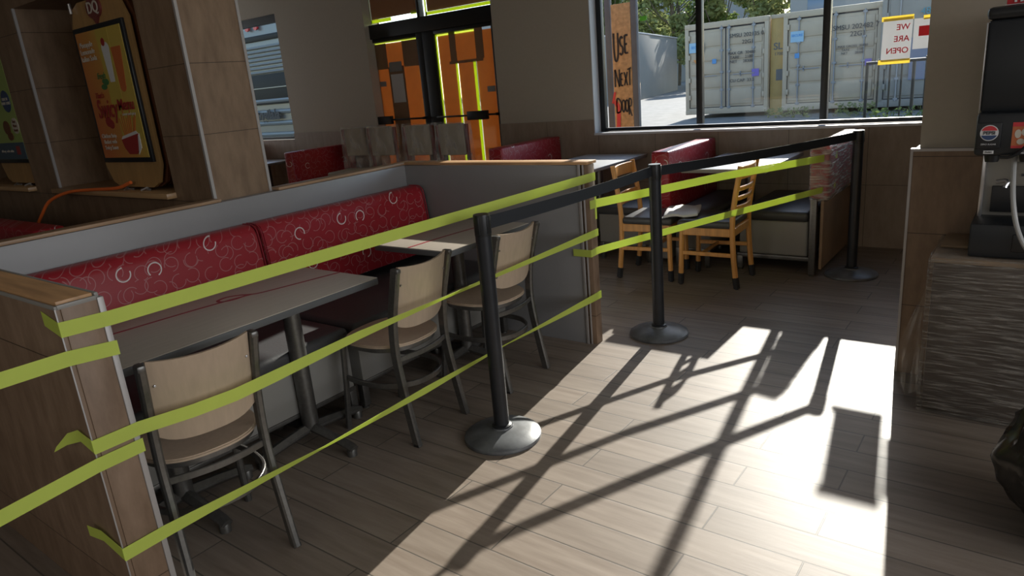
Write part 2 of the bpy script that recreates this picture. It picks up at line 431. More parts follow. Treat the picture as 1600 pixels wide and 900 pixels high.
def wall_xz(bm, x0, x1, z0, z1, y0, y1, holes):
    xs = sorted({x0, x1, *[v for h in holes for v in h[:2] if x0 < v < x1]}); zs = sorted({z0, z1, *[v for h in holes for v in h[2:] if z0 < v < z1]})
    for i in range(len(xs)-1):
        zr = None
        segs = []
        for j in range(len(zs)-1):
            cx, cz = (xs[i]+xs[i+1])/2, (zs[j]+zs[j+1])/2
            if any(h[0] < cx < h[1] and h[2] < cz < h[3] for h in holes): continue
            if segs and abs(segs[-1][1]-zs[j]) < 1e-6: segs[-1][1] = zs[j+1]
            else: segs.append([zs[j], zs[j+1]])
        for a, b in segs: box(bm, xs[i], xs[i+1], y0, y1, a, b)
    return bm

# ------------------------------------------------------------------ structure
WY = 6.08
bm = B(); box(bm, -12, 4, -4, 6.3, -.1, 0); struct(mk('floor', bm, 'wood_look_floor_tile'))
bm = B(); box(bm, -12.1, 4.1, -4.1, 6.4, 3.2, 3.3); struct(mk('ceiling', bm, 'ceiling_paint'))
HW1 = (-3.54, -.15, .965, 2.62); HD = (-6.62, -4.70, 0, 2.95); HW2 = (-9.6, -8.30, 1.02, 2.66)
bm = B(); wall_xz(bm, -12, 4, 0, 3.2, WY, 6.30, [HW1, HD, HW2]); struct(mk('wall_far', bm, 'wall_paint'))
bm = B(); wall_xz(bm, -12, 4, 0, 3.2, 6.301, 6.33, [HW1, HD, HW2]); struct(mk('wall_anti_bounce_skin', bm, 'anti_bounce_dark'))  # unseen dark layer added outside to dim sunlit bounce onto the trailer
bm = B(); wall_xz(bm, -12, 4, 0.0, 1.10, WY-.012, WY, [HW1, HD, HW2]); struct(mk('trim_1', bm, 'wainscot_tile'))
# white reveal of the big window
bm = B(); box(bm, HW1[0]-.0, HW1[0]+.008, WY-.013, 6.19, .965, 2.62); box(bm, HW1[0], HW1[1], WY-.02, 6.19, .953, .973); struct(mk('trim_2', bm, 'white_trim'))
bm = B(); box(bm, -12.1, -12, -4, 6.3, 0, 3.2); struct(mk('wall_left', bm, 'wall_paint'))
bm = B(); box(bm, 4, 4.1, -4, 6.3, 0, 3.2); struct(mk('wall_right', bm, 'wall_paint'))
bm = B(); box(bm, -12, 4, -4.1, -4, 0, 3.2); struct(mk('wall_near', bm, 'wall_paint'))
# the block on the right: painted above a tiled base
bm = B(); box(bm, -.445, 3.99, 3.63, 3.83, 1.075, 3.2); struct(mk('wall_pillar', bm, 'wall_paint'))
bm = B(); box(bm, -.47, 3.99, 3.60, 3.86, 0, 1.072); struct(mk('trim_3', bm, 'partition_tile'))
bm = B(); box(bm, -.476, 3.99, 3.594, 3.63, 1.070, 1.082); box(bm, -.476, -.465, 3.594, 3.606, 0, 1.07); struct(mk('trim_4', bm, 'metal_trim'))

# niche partition (sign wall)
PX, PY = -3.45, 1.965
niches = [(-5.375, -3.84, 1.06, 2.24), (-7.33, -5.79, 1.06, 2.24), (-9.28, -7.74, 1.06, 2.24)]
bm = B(); wall_xz(bm, -11.99, PX, 0, 3.2, PY, PY+.344, niches); struct(mk('wall_partition', bm, 'partition_tile'))
bm = B()
for a, b, c, d in niches: box(bm, a, b, PY+.33, PY+.343, c, d)
struct(mk('wall_partition_back', bm, 'partition_tile'))
bm = B()
for x in (-5.375, -7.33): box(bm, x-.012, x+.004, PY-.004, PY+.012, 1.09, 2.24)
box(bm, PX-.012, PX+.004, PY-.004, PY+.012, 0, 3.2); box(bm, PX-.012, PX+.004, PY+.332, PY+.348, 0, 3.2)
struct(mk('trim_5', bm, 'metal_trim'))

# ------------------------------------------------------------------ big window
w = thing('window_1', 'large three-pane window with slim black frame over the booths', 'window', (-1.85, 6.21, .97)); w['kind'] = 'structure'
def L(o, bm):  # world-built bmesh -> local to empty o (no rotation)
    bmesh.ops.translate(bm, verts=bm.verts, vec=-Vector(o.location)); return bm
bm = B(); x0, x1, z0, z1 = HW1
box(bm, x0+.002, x0+.06, 6.185, 6.24, z0, z1, .003); box(bm, x1-.06, x1, 6.185, 6.24, z0, z1, .003)
box(bm, x0+.06, x1-.06, 6.185, 6.24, z0+.01, z0+.042, .003); box(bm, x0+.06, x1-.06, 6.185, 6.24, z1-.05, z1, .003)
ML = (-2.515, -1.466, -.42)
for x in ML: box(bm, x-.027, x+.027, 6.180, 6.24, z0+.05, z1-.05, .003)
mk('window_frame', L(w, bm), 'black_frame', w)
es = [x0+.06]+[v for x in ML for v in (x-.027, x+.027)]+[x1-.06]
for a, b in zip(es[::2], es[1::2]):
    bm = B(); box(bm, a, b, 6.211, 6.215, z0+.05, z1-.05); mk('glass_pane', L(w, bm), 'clear_glass', w)
# papers taped on the pane
def paper_sign(name, label, x0, x1, z0, z1, lean=0):
    t = thing(name, label, 'sign', ((x0+x1)/2, 6.205, z0)); w_ = (x1-x0)/2; h = z1-z0
    bm = B(); prism(bm, [(-w_-lean, 0), (w_-lean, 0), (w_, h), (-w_, h)], 'y', -.0015, 0); mk('paper', bm, 'white_paper', t)
    return t, w_, h
t, w_, h = paper_sign('paper_sign', 'white paper sign with red WE ARE OPEN lettering taped on window', -1.066, -.868, 1.425, 1.735, .006)
bm = B(); box(bm, -w_-.012, w_+.004, -.003, -.0016, h-.02, h+.014); mk('tape_strip', bm, 'yellow_tape', t)
bm = B(); box(bm, -w_-.022, w_-.004, -.003, -.0016, -.02, .014); mk('tape_strip', bm, 'yellow_tape', t)
for k, s in enumerate(('WE', 'ARE', 'OPEN')):
    text('lettering', s, .058, 'red_ink', t, (w_-.018, -.003, h-.07-k*.083), rx=PI/2, sx=-1, align='LEFT', bold=.0008)
t, w_, h = paper_sign('paper_sign', 'white paper with solid red block beside the WE ARE OPEN sign', -.862, -.66, 1.50, 1.715)
bm = B(); box(bm, -w_+.055-.02, w_, -.003, -.0016, h-.125, h-.055); mk('red_block', bm, 'red_ink', t)
bm = B(); box(bm, -w_+.06, w_-.01, -.003, -.0016, h-.012, h+.018); mk('tape_strip', bm, 'yellow_tape', t)
bm = B(); box(bm, -3.085, -3.02, 6.205, 6.208, 1.955, 1.995); tag(recenter(mk('sticker', bm, 'neon_green')), 'small neon green square sticker on the left window pane', 'sticker')

# ------------------------------------------------------------------ window 2
w = thing('window_2', 'narrow black framed window behind the tiled column', 'window', (-8.95, 6.2, 1.02)); w['kind'] = 'structure'
bm = B(); x0, x1, z0, z1 = HW2
box(bm, x0, x0+.04, 6.18, 6.24, z0, z1); box(bm, x1-.012, x1, 6.18, 6.24, z0, z1); box(bm, x0, x1, 6.18, 6.24, z0, z0+.03); box(bm, x0, x1, 6.16, 6.24, z1-.1, z1)
mk('window_frame', L(w, bm), 'black_frame', w)
bm = B(); box(bm, x0+.04, x1-.012, 6.21, 6.214, z0+.03, z1-.1); mk('glass_pane', L(w, bm), 'clear_glass', w)

# ------------------------------------------------------------------ entrance doors with transoms
DY = 6.20
def slab(parent, name, mat, *bx, bev=.003):
    bm = B()
    for b in bx: box(bm, *b, bev) if bev else box(bm, *b)
    return mk(name, L(parent, bm), mat, parent)
fr = thing('trim_6', 'black frame around the double doors and transoms', 'door frame', (-5.67, DY, 0)); fr['kind'] = 'structure'
slab(fr, 'door_frame', 'black_frame', (-6.78, -6.70, DY-.03, DY+.05, 0, 2.95), (-4.73, -4.70, DY-.03, DY+.05, 0, 2.95), (-6.72, -4.72, DY-.05, DY+.05, 2.15, 2.31), (-5.83, -5.79, DY-.03, DY+.05, 2.3, 2.95), (-6.72, -4.72, DY-.03, DY+.05, 2.9, 2.95))
def door(name, label, x0, x1, gx0, gx1, barbox, sheets):
    t = thing(name, label, 'door', ((x0+x1)/2, DY, 0)); t['kind'] = 'structure'
    slab(t, 'door_stile', 'black_frame', (x0, gx0, DY-.02, DY+.03, 0.01, 2.15), (gx1, x1, DY-.02, DY+.03, 0.01, 2.15), (gx0, gx1, DY-.02, DY+.03, 2.11, 2.15), (gx0, gx1, DY-.02, DY+.03, 0.01, .26))
    slab(t, 'glass_pane', 'clear_glass', (gx0, gx1, DY, DY+.004, .26, 2.11), bev=0)
    pb = slab(t, 'push_bar', 'black_frame', (gx0-.03, gx1+.03, DY-.085, DY-.06, 1.195, 1.215), (gx0-.03, gx0, DY-.07, DY-.02, 1.19, 1.22), (gx1, gx1+.03, DY-.07, DY-.02, 1.19, 1.22))
    slab(t, 'bar_housing', 'black_frame', (barbox[0], barbox[1], DY-.10, DY-.055, 1.155, 1.25))
    for n_, m_, b in sheets: slab(t, n_, m_, b, bev=0)
    return t
sh = lambda a, b, c, d, k=0: (a, b, DY+.012+k*.006, DY+.014+k*.006, c, d)
dl = door('door_1', 'left entrance door with glass covered by orange sheeting', -6.70, -5.80, -6.66, -5.895, (-6.66, -6.39), [
    ('cover_sheet', 'orange_kraft_sheet', sh(-6.643, -5.917, .26, 2.088)),
    ('cover_flap', 'brown_kraft_sheet', (-6.65, -6.43, DY+.006, DY+.009, 1.80, 2.09)),
    ('cover_flap', 'brown_kraft_sheet', (-6.16, -5.90, DY+.006, DY+.009, 1.80, 2.09)),
    ('cover_flap', 'brown_kraft_sheet', (-6.43, -6.17, DY+.006, DY+.009, .6, 1.82)),
    ('lime_edge', 'lime_gap_strip', (-6.66, -6.645, DY+.005, DY+.0055, .26, 2.11)),
    ('lime_edge', 'lime_gap_strip', (-5.915, -5.895, DY+.005, DY+.0055, .26, 1.85)),
    ('lime_edge', 'lime_gap_strip', (-6.66, -5.90, DY+.004, DY+.0045, 2.09, 2.11))])
dr = door('door_2', 'right entrance door with glowing orange sheeting behind its glass', -5.80, -4.73, -5.62, -4.80, (-5.18, -4.90), [
    ('cover_sheet', 'orange_kraft_sheet', sh(-5.593, -4.80, 1.775, 2.085)), ('cover_sheet', 'orange_kraft_sheet', sh(-5.593, -5.357, .26, 1.775)),
    ('cover_sheet', 'orange_kraft_sheet', sh(-5.323, -5.102, .26, 1.775)), ('cover_sheet', 'orange_kraft_sheet', sh(-5.058, -4.80, .26, 1.775)),
    ('cover_flap', 'brown_kraft_sheet', (-5.42, -5.33, DY+.006, DY+.009, 1.78, 2.11)),
    ('cover_flap', 'brown_kraft_sheet', (-5.05, -4.94, DY+.006, DY+.009, 1.80, 2.11)),
    ('cover_flap', 'brown_kraft_sheet', (-5.45, -4.96, DY+.009, DY+.0105, 1.77, 1.80)),
    ('lime_edge', 'lime_gap_strip', (-5.62, -5.595, DY+.005, DY+.0055, .26, 2.11)),
    ('lime_edge', 'lime_gap_strip', (-5.60, -5.05, DY+.004, DY+.0045, 2.08, 2.11)),
    ('lime_edge', 'lime_gap_strip', (-5.355, -5.325, DY+.005, DY+.0055, .6, 1.78)),
    ('lime_edge', 'lime_gap_strip', (-5.10, -5.06, DY+.005, DY+.0055, .6, 1.78))])
for k, (x0, x1) in enumerate(((-6.70, -5.83), (-5.79, -4.73))):
    t = thing(f'window_{3+k}', ('left', 'right')[k]+' transom pane above the doors covered with brown sheeting', 'window', ((x0+x1)/2, DY, 2.31)); t['kind'] = 'structure'
    slab(t, 'glass_pane', 'clear_glass', (x0, x1, DY, DY+.004, 2.31, 2.9), bev=0)
    slab(t, 'cover_sheet', 'brown_kraft_sheet', (x0+.087, x1, DY+.012, DY+.014, (2.372, 2.357)[k], 2.9), bev=0)
    slab(t, 'lime_edge', 'lime_gap_strip', (x0+.06, x0+.085, DY+.005, DY+.0055, 2.31, 2.9), bev=0)
    slab(t, 'lime_edge', 'lime_gap_strip', *([(x0+.06, x0+.42, DY+.005, DY+.0055, 2.33, 2.37), (x1-.12, x1, DY+.005, DY+.0055, 2.36, 2.40)] if k == 0 else [(x0+.06, x1, DY+.005, DY+.0055, 2.32, 2.355)]), bev=0)
for nm_, lb, mt, b in (('notice', 'white paper notice taped on the left entrance door', 'white_paper', (-6.395, -6.19, DY-.003, DY-.001, 1.40, 1.73)),
                   ('notice', 'small grey paper above the white notice on left door', 'concrete_grey', (-6.40, -6.19, DY-.006, DY-.004, 1.76, 1.87)),
                   ('tape_patch', 'grey tape patch by the left edge of the left entrance door', 'concrete_grey', (-6.60, -6.49, DY-.003, DY-.001, 1.60, 1.66)),
                   ('tape_patch', 'grey tape patch near the right edge of the right entrance door', 'concrete_grey', (-4.93, -4.82, DY-.003, DY-.001, 1.44, 1.50))):
    bm = B(); box(bm, *b); tag(recenter(mk(nm_, bm, mt)), lb, 'paper' if nm_ == 'notice' else 'tape')

# ------------------------------------------------------------------ U-shaped booth divider
DX0, DX1 = -3.47, -3.385      # back run thickness
d = thing('booth_divider', 'low U-shaped booth divider with grey laminate inside and wood caps', 'divider', (-3.0, 2.0, 0))
def dpart(name, mat, *bx, bev=.002):
    bm = B()
    for b in bx: box(bm, *b, bev)
    return mk(name, L(d, bm), mat, d)
dpart('back_panel', 'laminate_grey', (DX0+.012, DX1, .765, 3.30, 0, 1.052))
dpart('far_panel', 'laminate_grey', (DX0+.012, -2.045, 3.30, 3.372, 0, 1.052))
dpart('near_panel', 'laminate_grey', (-4.6, -2.04, .664, .762, 0, 1.052))
dpart('near_face_tile', 'divider_tile', (-4.6, -2.024, .650, .664, 0, 1.052))
dpart('near_end_tile', 'divider_tile', (-2.04, -2.022, .664, .755, 0, 1.052))
dpart('far_end_tile', 'divider_tile', (-2.045, -1.985, 3.312, 3.376, 0, 1.052))
dpart('corner_trim', 'metal_trim', (-2.045, -2.018, .755, .772, 0, 1.056))
dpart('corner_trim', 'metal_trim', (-2.0245, -2.0205, .6485, .6525, 0, 1.054), bev=.001)
dpart('corner_trim', 'metal_trim', (-2.047, -2.030, 3.294, 3.302, 0, 1.056), (-2.02, -2.012, 3.300, 3.310, 0, 1.056))
dpart('cap', 'wood_cap', (-4.6, -2.035, .660, .752, 1.054, 1.070)); dpart('cap_edging', 'bench_grey', (-4.6, -2.028, .754, .764, 1.054, 1.069), (-4.6, -2.024, .650, .657, 1.050, 1.060), (-2.032, -2.022, .657, .755, 1.050, 1.062), bev=.001)
dpart('cap', 'wood_cap_y', (DX0, DX1+.002, .77, 1.962, 1.054, 1.070), (DX0, DX1+.002, 2.315, 3.40, 1.054, 1.070))
dpart('cap', 'wood_cap', (DX1, -1.983, 3.296, 3.40, 1.054, 1.070))

# ------------------------------------------------------------------ red wall cushions + bench seats
def cushion(name, label, y0, y1, group=None):
    t = thing(name, label, 'cushion', (-3.28, (y0+y1)/2, .50)); h = (y1-y0)/2
    bm = B(); prof = [(-.095, 0), (.085, 0), (.092, .03), (.082, .20), (.062, .375), (.045, .41), (.010, .425), (-.06, .425), (-.095, .40)]
    prism(bm, prof, 'x', 0, 1)
    for v in bm.verts: x, y, z = v.co; v.co = (y, -h+.004+(2*h-.008)*x, z)
    bmesh.ops.recalc_face_normals(bm, faces=bm.faces)
    bmesh.ops.bevel(bm, geom=[e for e in bm.edges if abs(e.verts[0].co.y-e.verts[1].co.y) < 1e-4], offset=.012, segments=3, affect='EDGES')
    mk('cover', bm, 'red_ring_upholstery', t, angle=50)
    # piping on the end
    for s in (-1, 1):
        bm = B(); sweep(bm, smoothpath([(a, s*(h-.006), b) for a, b in prof[1:8]], 3), circ(.004, 6)); mk('piping', bm, 'red_inlay', t)
    return t
def prism_fix(): pass
cushion('seat_back_cushion', 'long red ring-patterned back cushion nearest the camera, left of its twin', .80, 2.035)
cushion('seat_back_cushion', 'red ring-patterned back cushion at the far corner of the booth', 2.045, 3.28)
def bench(label, y0, y1, x0=-3.37, x1=-2.60, flip=1, name='booth_bench', group=None, depthloc=None, side_mat='bench_grey'):
    t = thing(name, label, 'bench', ((x0+x1)/2, (y0+y1)/2, 0), 0, group)
    X0, X1, Y0, Y1 = x0-(x0+x1)/2, x1-(x0+x1)/2, y0-(y0+y1)/2, y1-(y0+y1)/2
    bm = B(); box(bm, X0, X1+.0, Y0+.004, Y1-.004, .385, .455, .028, 4); mk('seat', bm, 'black_vinyl', t, angle=60)
    bm = B(); box(bm, X0+.02, X1-.01, Y0+.02, Y1-.02, .15, .39, .003); mk('base_panel', bm, side_mat, t)
    bm = B(); box(bm, X0+.02, X1-.006, Y0+.012, Y1-.012, .13, .15, .002)
    mk('base_rail', bm, 'gunmetal', t)
    for sx in (X0+.04, X1-.03):
        for sy in (Y0+.03, Y1-.03):
            bm = B(); box(bm, sx-.02, sx+.02, sy-.02, sy+.02, .012, .15, .003); lathe(bm, [(0, 0), (.018, 0), (.018, .008), (.008, .012), (0, .012)], (sx, sy, 0), 12); mk('leg', bm, 'gunmetal', t)
    return t
bench('dark vinyl booth seat with grey base behind the nearest table', .80, 2.03)
bench('dark vinyl booth seat with grey base along back wall behind the far small table', 2.05, 3.28)

# ------------------------------------------------------------------ tables
def table_top(name, t, X0, X1, Y0, Y1, z, mat, th=.032, edge='table_edge'):
    bm = B(); box(bm, X0+.001, X1-.001, Y0+.001, Y1-.001, z-.004, z, .0015); top = mk(name, bm, mat, t)
    bm = B(); box(bm, X0, X1, Y0, Y1, z-th, z-.004, .003); mk('edge_band', bm, edge, t)
    return top
def pedestal(t, x, y, z, arms=((1, 0), (-1, 0), (0, 1), (0, -1)), r=.038, L_=.27):
    bm = B(); lathe(bm, [(0, .06), (r, .06), (r, z-.05), (r+.03, z-.035), (r+.03, z-.03), (0, z-.03)], (x, y, 0), 20); mk('column', bm, 'gunmetal', t)
    for a, b in arms:
        bm = B()
        sweep(bm, [(x+a*.02, y+b*.02, .075), (x+a*L_*.5, y+b*L_*.5, .062), (x+a*L_*.9, y+b*L_*.9, .046), (x+a*L_, y+b*L_, .036)], lambda q: rect(.055-.012*q, .05-.018*q, .4))
        lathe(bm, [(0, 0), (.022, 0), (.022, .03), (.017, .042), (0, .045)], (x+a*L_*.93, y+b*L_*.93, 0), 14)
        mk('foot', bm, 'gunmetal', t)
# near table
t = thing('dining_table', 'long pale laminate table with red swirl line nearest the camera', 'table', (-2.61, 1.43, 0))
table_top('tabletop', t, -.30, .30, -.60, .57, .742, 'table_laminate')
bm = B()
pts = [(-.135, -.598, 0), (-.12, -.40, 0), (-.095, -.1, 0), (-.075, .05, 0)]
pts2 = [(.045, .565, 0), (.0, .35, 0), (-.035, .20, 0), (-.065, .16, 0), (-.10, .135, 0), (-.128, .09, 0), (-.118, .045, 0), (-.085, .04, 0), (-.062, .08, 0), (-.066, .15, 0)]
for P in (pts, pts2):
    sweep(bm, [(x, y, .7423) for x, y, z in smoothpath(P, 6)], [(.0075, -.0004), (.0075, .0004), (-.0075, .0004), (-.0075, -.0004)])
# join the two strokes
sweep(bm, [(x, y, .7424) for x, y, z in smoothpath([(-.075, .05, 0), (-.07, .09, 0), (-.055, .17, 0)], 6)], [(.0075, -.0004), (.0075, .0004), (-.0075, .0004), (-.0075, -.0004)])
mk('red_line', bm, 'red_inlay', t)
pedestal(t, .03, .28, .742, L_=.29); pedestal(t, .03, -.34, .742, L_=.29)
t = thing('dining_table', 'small pale laminate table half in sunlight between bench and last chair', 'table', (-2.55, 2.80, 0))
table_top('tabletop', t, -.265, .265, -.355, .335, .752, 'table_laminate')
bm = B(); sweep(bm, [(x, y, .7525) for x, y, z in smoothpath([(-.01, -.352, 0), (0, -.1, 0), (.02, .1, 0), (.05, .332, 0)], 6)], [(.0075, -.0004), (.0075, .0004), (-.0075, .0004), (-.0075, -.0004)])
mk('red_line', bm, 'red_inlay', t)
pedestal(t, 0, 0, .752)

# ------------------------------------------------------------------ metal dining chairs (local: front = -X, origin on floor mid-way)
def metal_chair(label, loc, rz):
    t = thing('dining_chair', label, 'chair', loc, rz, 'metal framed laminate dining chairs at the booth tables')
    W_ = .168
    for s in (-1, 1):
        P = smoothpath([(.225, s*(W_+.008), 0), (.195, s*(W_+.004), .16), (.165, s*W_, .34), (.158, s*W_, .46), (.172, s*W_, .60), (.205, s*(W_+.002), .73), (.228, s*(W_+.004), .815)], 4)
        bm = B(); sweep(bm, P, rect(.026, .044, .25), up=(1, 0, 0)); mk('back_post', bm, 'gunmetal', t)
        bm = B(); p = Vector((.23, s*(W_+.004), .812)); box(bm, p.x-.022, p.x+.020, p.y-.0125, p.y+.0125, p.z-.012, p.z+.010, .006); mk('post_cap', bm, 'gunmetal', t)
        bm = B(); sweep(bm, [(-.205, s*.185, 0), (-.185, s*.175, .22), (-.172, s*.168, .437)], rect(.026, .026, .25), up=(1, 0, 0)); mk('leg', bm, 'gunmetal', t)
        bm = B(); box(bm, .213, .240, s*(W_+.008)-.013, s*(W_+.008)+.013, 0, .012); mk('glide', bm, 'black_rubber', t)
    # backrest: curved laminate
    bm = B(); ny, nz = 14, 8; grid = []
    for side in (0, 1):
        G = []
        for j in range(nz+1):
            row = []
            for i in range(ny+1):
                u = i/ny*2-1; v = j/nz
                y = u*(W_-.012)
                zt = .812+.012*u*u; zb = .528+.03*abs(u)**4
                z = zb+(zt-zb)*v
                xp = .158+.072*max(0, (z-.46)/.35)**1.25
                x = xp+.036*(1-u*u)-.008+(.006 if side else -.006)
                row.append(bm.verts.new((x, y, z)))
            G.append(row)
        grid.append(G)
    fs = []
    for G in grid:
        for j in range(nz):
            for i in range(ny): fs.append(bm.faces.new((G[j][i], G[j][i+1], G[j+1][i+1], G[j+1][i])))
    A, C = grid
    for j in range(nz):
        fs.append(bm.faces.new((A[j][0], C[j][0], C[j+1][0], A[j+1][0]))); fs.append(bm.faces.new((A[j][ny], C[j][ny], C[j+1][ny], A[j+1][ny])))
    for i in range(ny):
        fs.append(bm.faces.new((A[0][i], C[0][i], C[0][i+1], A[0][i+1]))); fs.append(bm.faces.new((A[nz][i], C[nz][i], C[nz][i+1], A[nz][i+1])))
    bmesh.ops.recalc_face_normals(bm, faces=fs)
    mk('backrest', bm, 'chair_laminate', t)
    for s in (-1, 1):
        for z in (.60, .74):
            bm = B(); lathe(bm, [(0, 0), (.005, 0), (.004, .003), (0, .004)], (0, 0, 0), 8)
            xp = .158+.072*((z-.46)/.35)**1.25
            for v in bm.verts:
                q = v.co.copy(); v.co = (xp+.036*(1-.78)-.001+q.z, s*(W_-.026)+q.x, z+q.y)
            mk('screw', bm, 'steel', t)
    # seat
    def seat_outline(r0, n=40):
        out = []
        for k in range(n):
            a = 2*PI*k/n; c, s_ = math.cos(a), math.sin(a)
            x = -.012+r0*(abs(c)**.8)*(1 if c > 0 else -1)*1.0; y = r0*(abs(s_)**.8)*(1 if s_ > 0 else -1)*(1.0-.08*c)
            out.append((x, y))
        return out
    bm = B(); prism(bm, seat_outline(.200), 'z', .447, .459)
    bmesh.ops.bevel(bm, geom=[e for e in bm.edges if abs(e.verts[0].co.z-e.verts[1].co.z) < 1e-5 and e.verts[0].co.z > .455], offset=.005, segments=2, affect='EDGES')
    mk('seat', bm, 'chair_laminate', t)
    bm = B(); sweep(bm, [(x, y, .434) for x, y in seat_outline(.180)], rect(.014, .026, .2), closed=True); mk('seat_frame', bm, 'gunmetal', t)
    bm = B(); sweep(bm, smoothpath([(-.190, -.17, .265), (-.05, -.19, .265), (.08, -.175, .265), (.17, -.10, .265), (.195, 0, .265), (.17, .10, .265), (.08, .175, .265), (-.05, .19, .265), (-.190, .17, .265)], 4), rect(.012, .026, .2)); 
    mk('stretcher', bm, 'gunmetal', t)
    bm = B(); sweep(bm, smoothpath([(.162, -.165, .40), (.185, -.08, .40), (.193, 0, .40), (.185, .08, .40), (.162, .165, .40)], 4), rect(.012, .024, .2)); mk('back_rail', bm, 'gunmetal', t)
    return t
c0 = metal_chair('metal framed chair with pale laminate back nearest the camera, by near divider end', (-2.250, 1.040, 0), math.radians(-10))
copy_thing(c0, (-2.335, 2.075, 0), math.radians(3), 'metal framed chair with pale laminate back, middle one of the three in the booth')
copy_thing(c0, (-2.29, 2.715, 0), math.radians(1), 'metal framed chair with pale laminate back at the small table, partly behind black post')

# ------------------------------------------------------------------ stanchions and belts
ST = [(-1.815, 2.165), (-1.735, 3.615), (-1.005, 5.215)]
LB = ['black belt barrier post nearest the camera with sunlit round base', 'black belt barrier post standing in the middle of the aisle past divider end', 'black belt barrier post farthest back beside the film-wrapped bench']
def stanchion():
    t = thing('barrier_post', LB[0], 'barrier post', (*ST[0], 0), 0, 'retractable belt barrier posts along the aisle')
    bm = B(); lathe(bm, [(0, 0), (.172, 0), (.174, .006), (.172, .016), (.160, .024), (.12, .036), (.08, .044), (.05, .050), (.048, .056), (0, .056)], n=48); mk('base', bm, 'stanchion_base_black', t, angle=28)
    bm = B(); lathe(bm, [(0, .05), (.044, .05), (.044, .062), (.034, .066), (.034, .93), (0, .93)], n=32); mk('pole', bm, 'stanchion_black', t)
    bm = B(); lathe(bm, [(0, .925), (.0345, .925), (.0352, .93), (.0352, 1.008), (.034, 1.014), (0, 1.014)], n=32)
    for k in range(4):
        a = k*PI/2; c, s = math.cos(a), math.sin(a)
        b2 = B(); box(b2, .031, .0372, -.012, .012, .935, 1.006, .002)
        bmesh.ops.rotate(b2, verts=b2.verts, cent=(0, 0, 0), matrix=Matrix.Rotation(a, 3, 'Z')); me = bpy.data.meshes.new('x'); b2.to_mesh(me); b2.free(); bm.from_mesh(me)
    mk('belt_head', bm, 'black_plastic', t)
    return t
s0 = stanchion()
for k in (1, 2): copy_thing(s0, (*ST[k], 0), .3*k, LB[k])
for (a, b, lb) in ((0, 1, 'black webbing belt between the nearest and the middle barrier posts'), (1, 2, 'black webbing belt between the middle and the farthest barrier posts')):
    A, C = Vector((*ST[a], .972)), Vector((*ST[b], .978)); u = (C-A).normalized()
    A, C = A+u*.036, C-u*.036
    N = 16; P = [A.lerp(C, k/N)+Vector((0, 0, -.010*math.sin(PI*k/N))) for k in range(N+1)]
    bm = B(); ribbon(bm, P, [(0, 0, .0275)]*(N+1), .0016)
    tag(recenter(mk('barrier_belt', bm, 'belt_black')), lb, 'belt')

# ------------------------------------------------------------------ lime tapes
def tape(label, P, Wd, name='barrier_tape', th=.0007, n=10, group='lime caution tapes'):
    # P key points, Wd half-width vectors at the keys
    pts, ws = [], []
    for i in range(len(P)-1):
        k_ = max(1, int((Vector(P[i+1])-Vector(P[i])).length/.12))
        for k in range(k_):
            q = k/k_; pts.append(Vector(P[i]).lerp(Vector(P[i+1]), q)); ws.append(Vector(Wd[i]).lerp(Vector(Wd[i+1]), q))
    pts.append(Vector(P[-1])); ws.append(Vector(Wd[-1]))
    bm = B(); ribbon(bm, pts, ws, th)
    return tag(recenter(mk(name, bm, 'lime_tape', angle=60)), label, 'tape', group)
xe = -2.0165; h = .021
V = (0, 0, h)
# top tape: tail on the near face, wraps the end, runs to the far divider end
tape('top lime tape stretched from near divider end to far divider end', [(-2.115, .6475, 1.018), (-2.016, .6472, .998), (xe, .648, .998), (xe+.001, .775, .992), (-1.981, 3.31, .981), (-1.981, 3.378, .981)], [V, V, V, V, (0, 0, .024), (0, 0, .022)])
tape('middle lime tape running across the chair backs to far divider end', [(-2.16, .60, .632), (-2.125, .625, .662), (-2.08, .642, .676), (-2.016, .6465, .655), (xe, .6475, .652), (xe+.001, .775, .653), (-1.972, .92, .654), (-1.955, 1.05, .654), (-1.965, 1.2, .654), (-2.0, 1.6, .654), (-2.003, 2.1, .655), (-2.0, 2.6, .657), (-1.981, 3.31, .663), (-1.981, 3.38, .663)],
     [(.004, .003, .008), (.004, .003, .018), (0, 0, .018), V, V, V, V, V, V, (.004, 0, .018), (.010, 0, .010), (.008, 0, .014), V, V])
tape('lowest lime tape sloping past the chair legs to far divider end', [(-2.19, .630, .335), (-2.12, .640, .335), (-2.016, .6465, .305), (xe, .6475, .302), (xe+.001, .775, .305), (-1.99, 1.35, .305), (-1.99, 1.9, .303), (-1.998, 2.5, .30), (-1.981, 3.31, .293), (-1.981, 3.38, .293)],
     [(0, 0, .018), (0, 0, .018), V, V, V, (.010, 0, .010), (.004, 0, .018), (.012, 0, .010), (0, 0, .022), (0, 0, .022)])
tape('lime tape leaving the near divider end towards the camera side, upper', [(xe+.001, .776, .905), (xe+.001, .646, .918), (-1.990, .10, .930)], [V, V, V])
tape('lime tape leaving the near divider end towards the camera side, lower', [(xe+.001, .776, .600), (xe+.001, .646, .598), (-1.990, .10, .560)], [V, V, V])
tape('upper lime tape from far divider end across the wooden chairs to wrapped bench', [(-1.981, 3.305, .83), (-1.981, 3.38, .828), (-1.60, 4.30, .84), (-1.18, 5.10, .845), (-1.150, 5.30, .842)], [(0, 0, .024)]*5)
tape('lower lime tape from far divider end across the wooden chairs to wrapped bench', [(-2.10, 3.292, .555), (-1.982, 3.292, .555), (-1.980, 3.38, .558), (-1.60, 4.30, .585), (-1.18, 5.10, .63), (-1.150, 5.28, .63)], [(0, 0, .021)]*6)
bm = B(); box(bm, -1.983, -1.9822, 3.36, 3.378, .74, .90); tag(recenter(mk('tape_strip', bm, 'lime_tape')), 'short vertical lime tape strip on far divider end', 'tape')

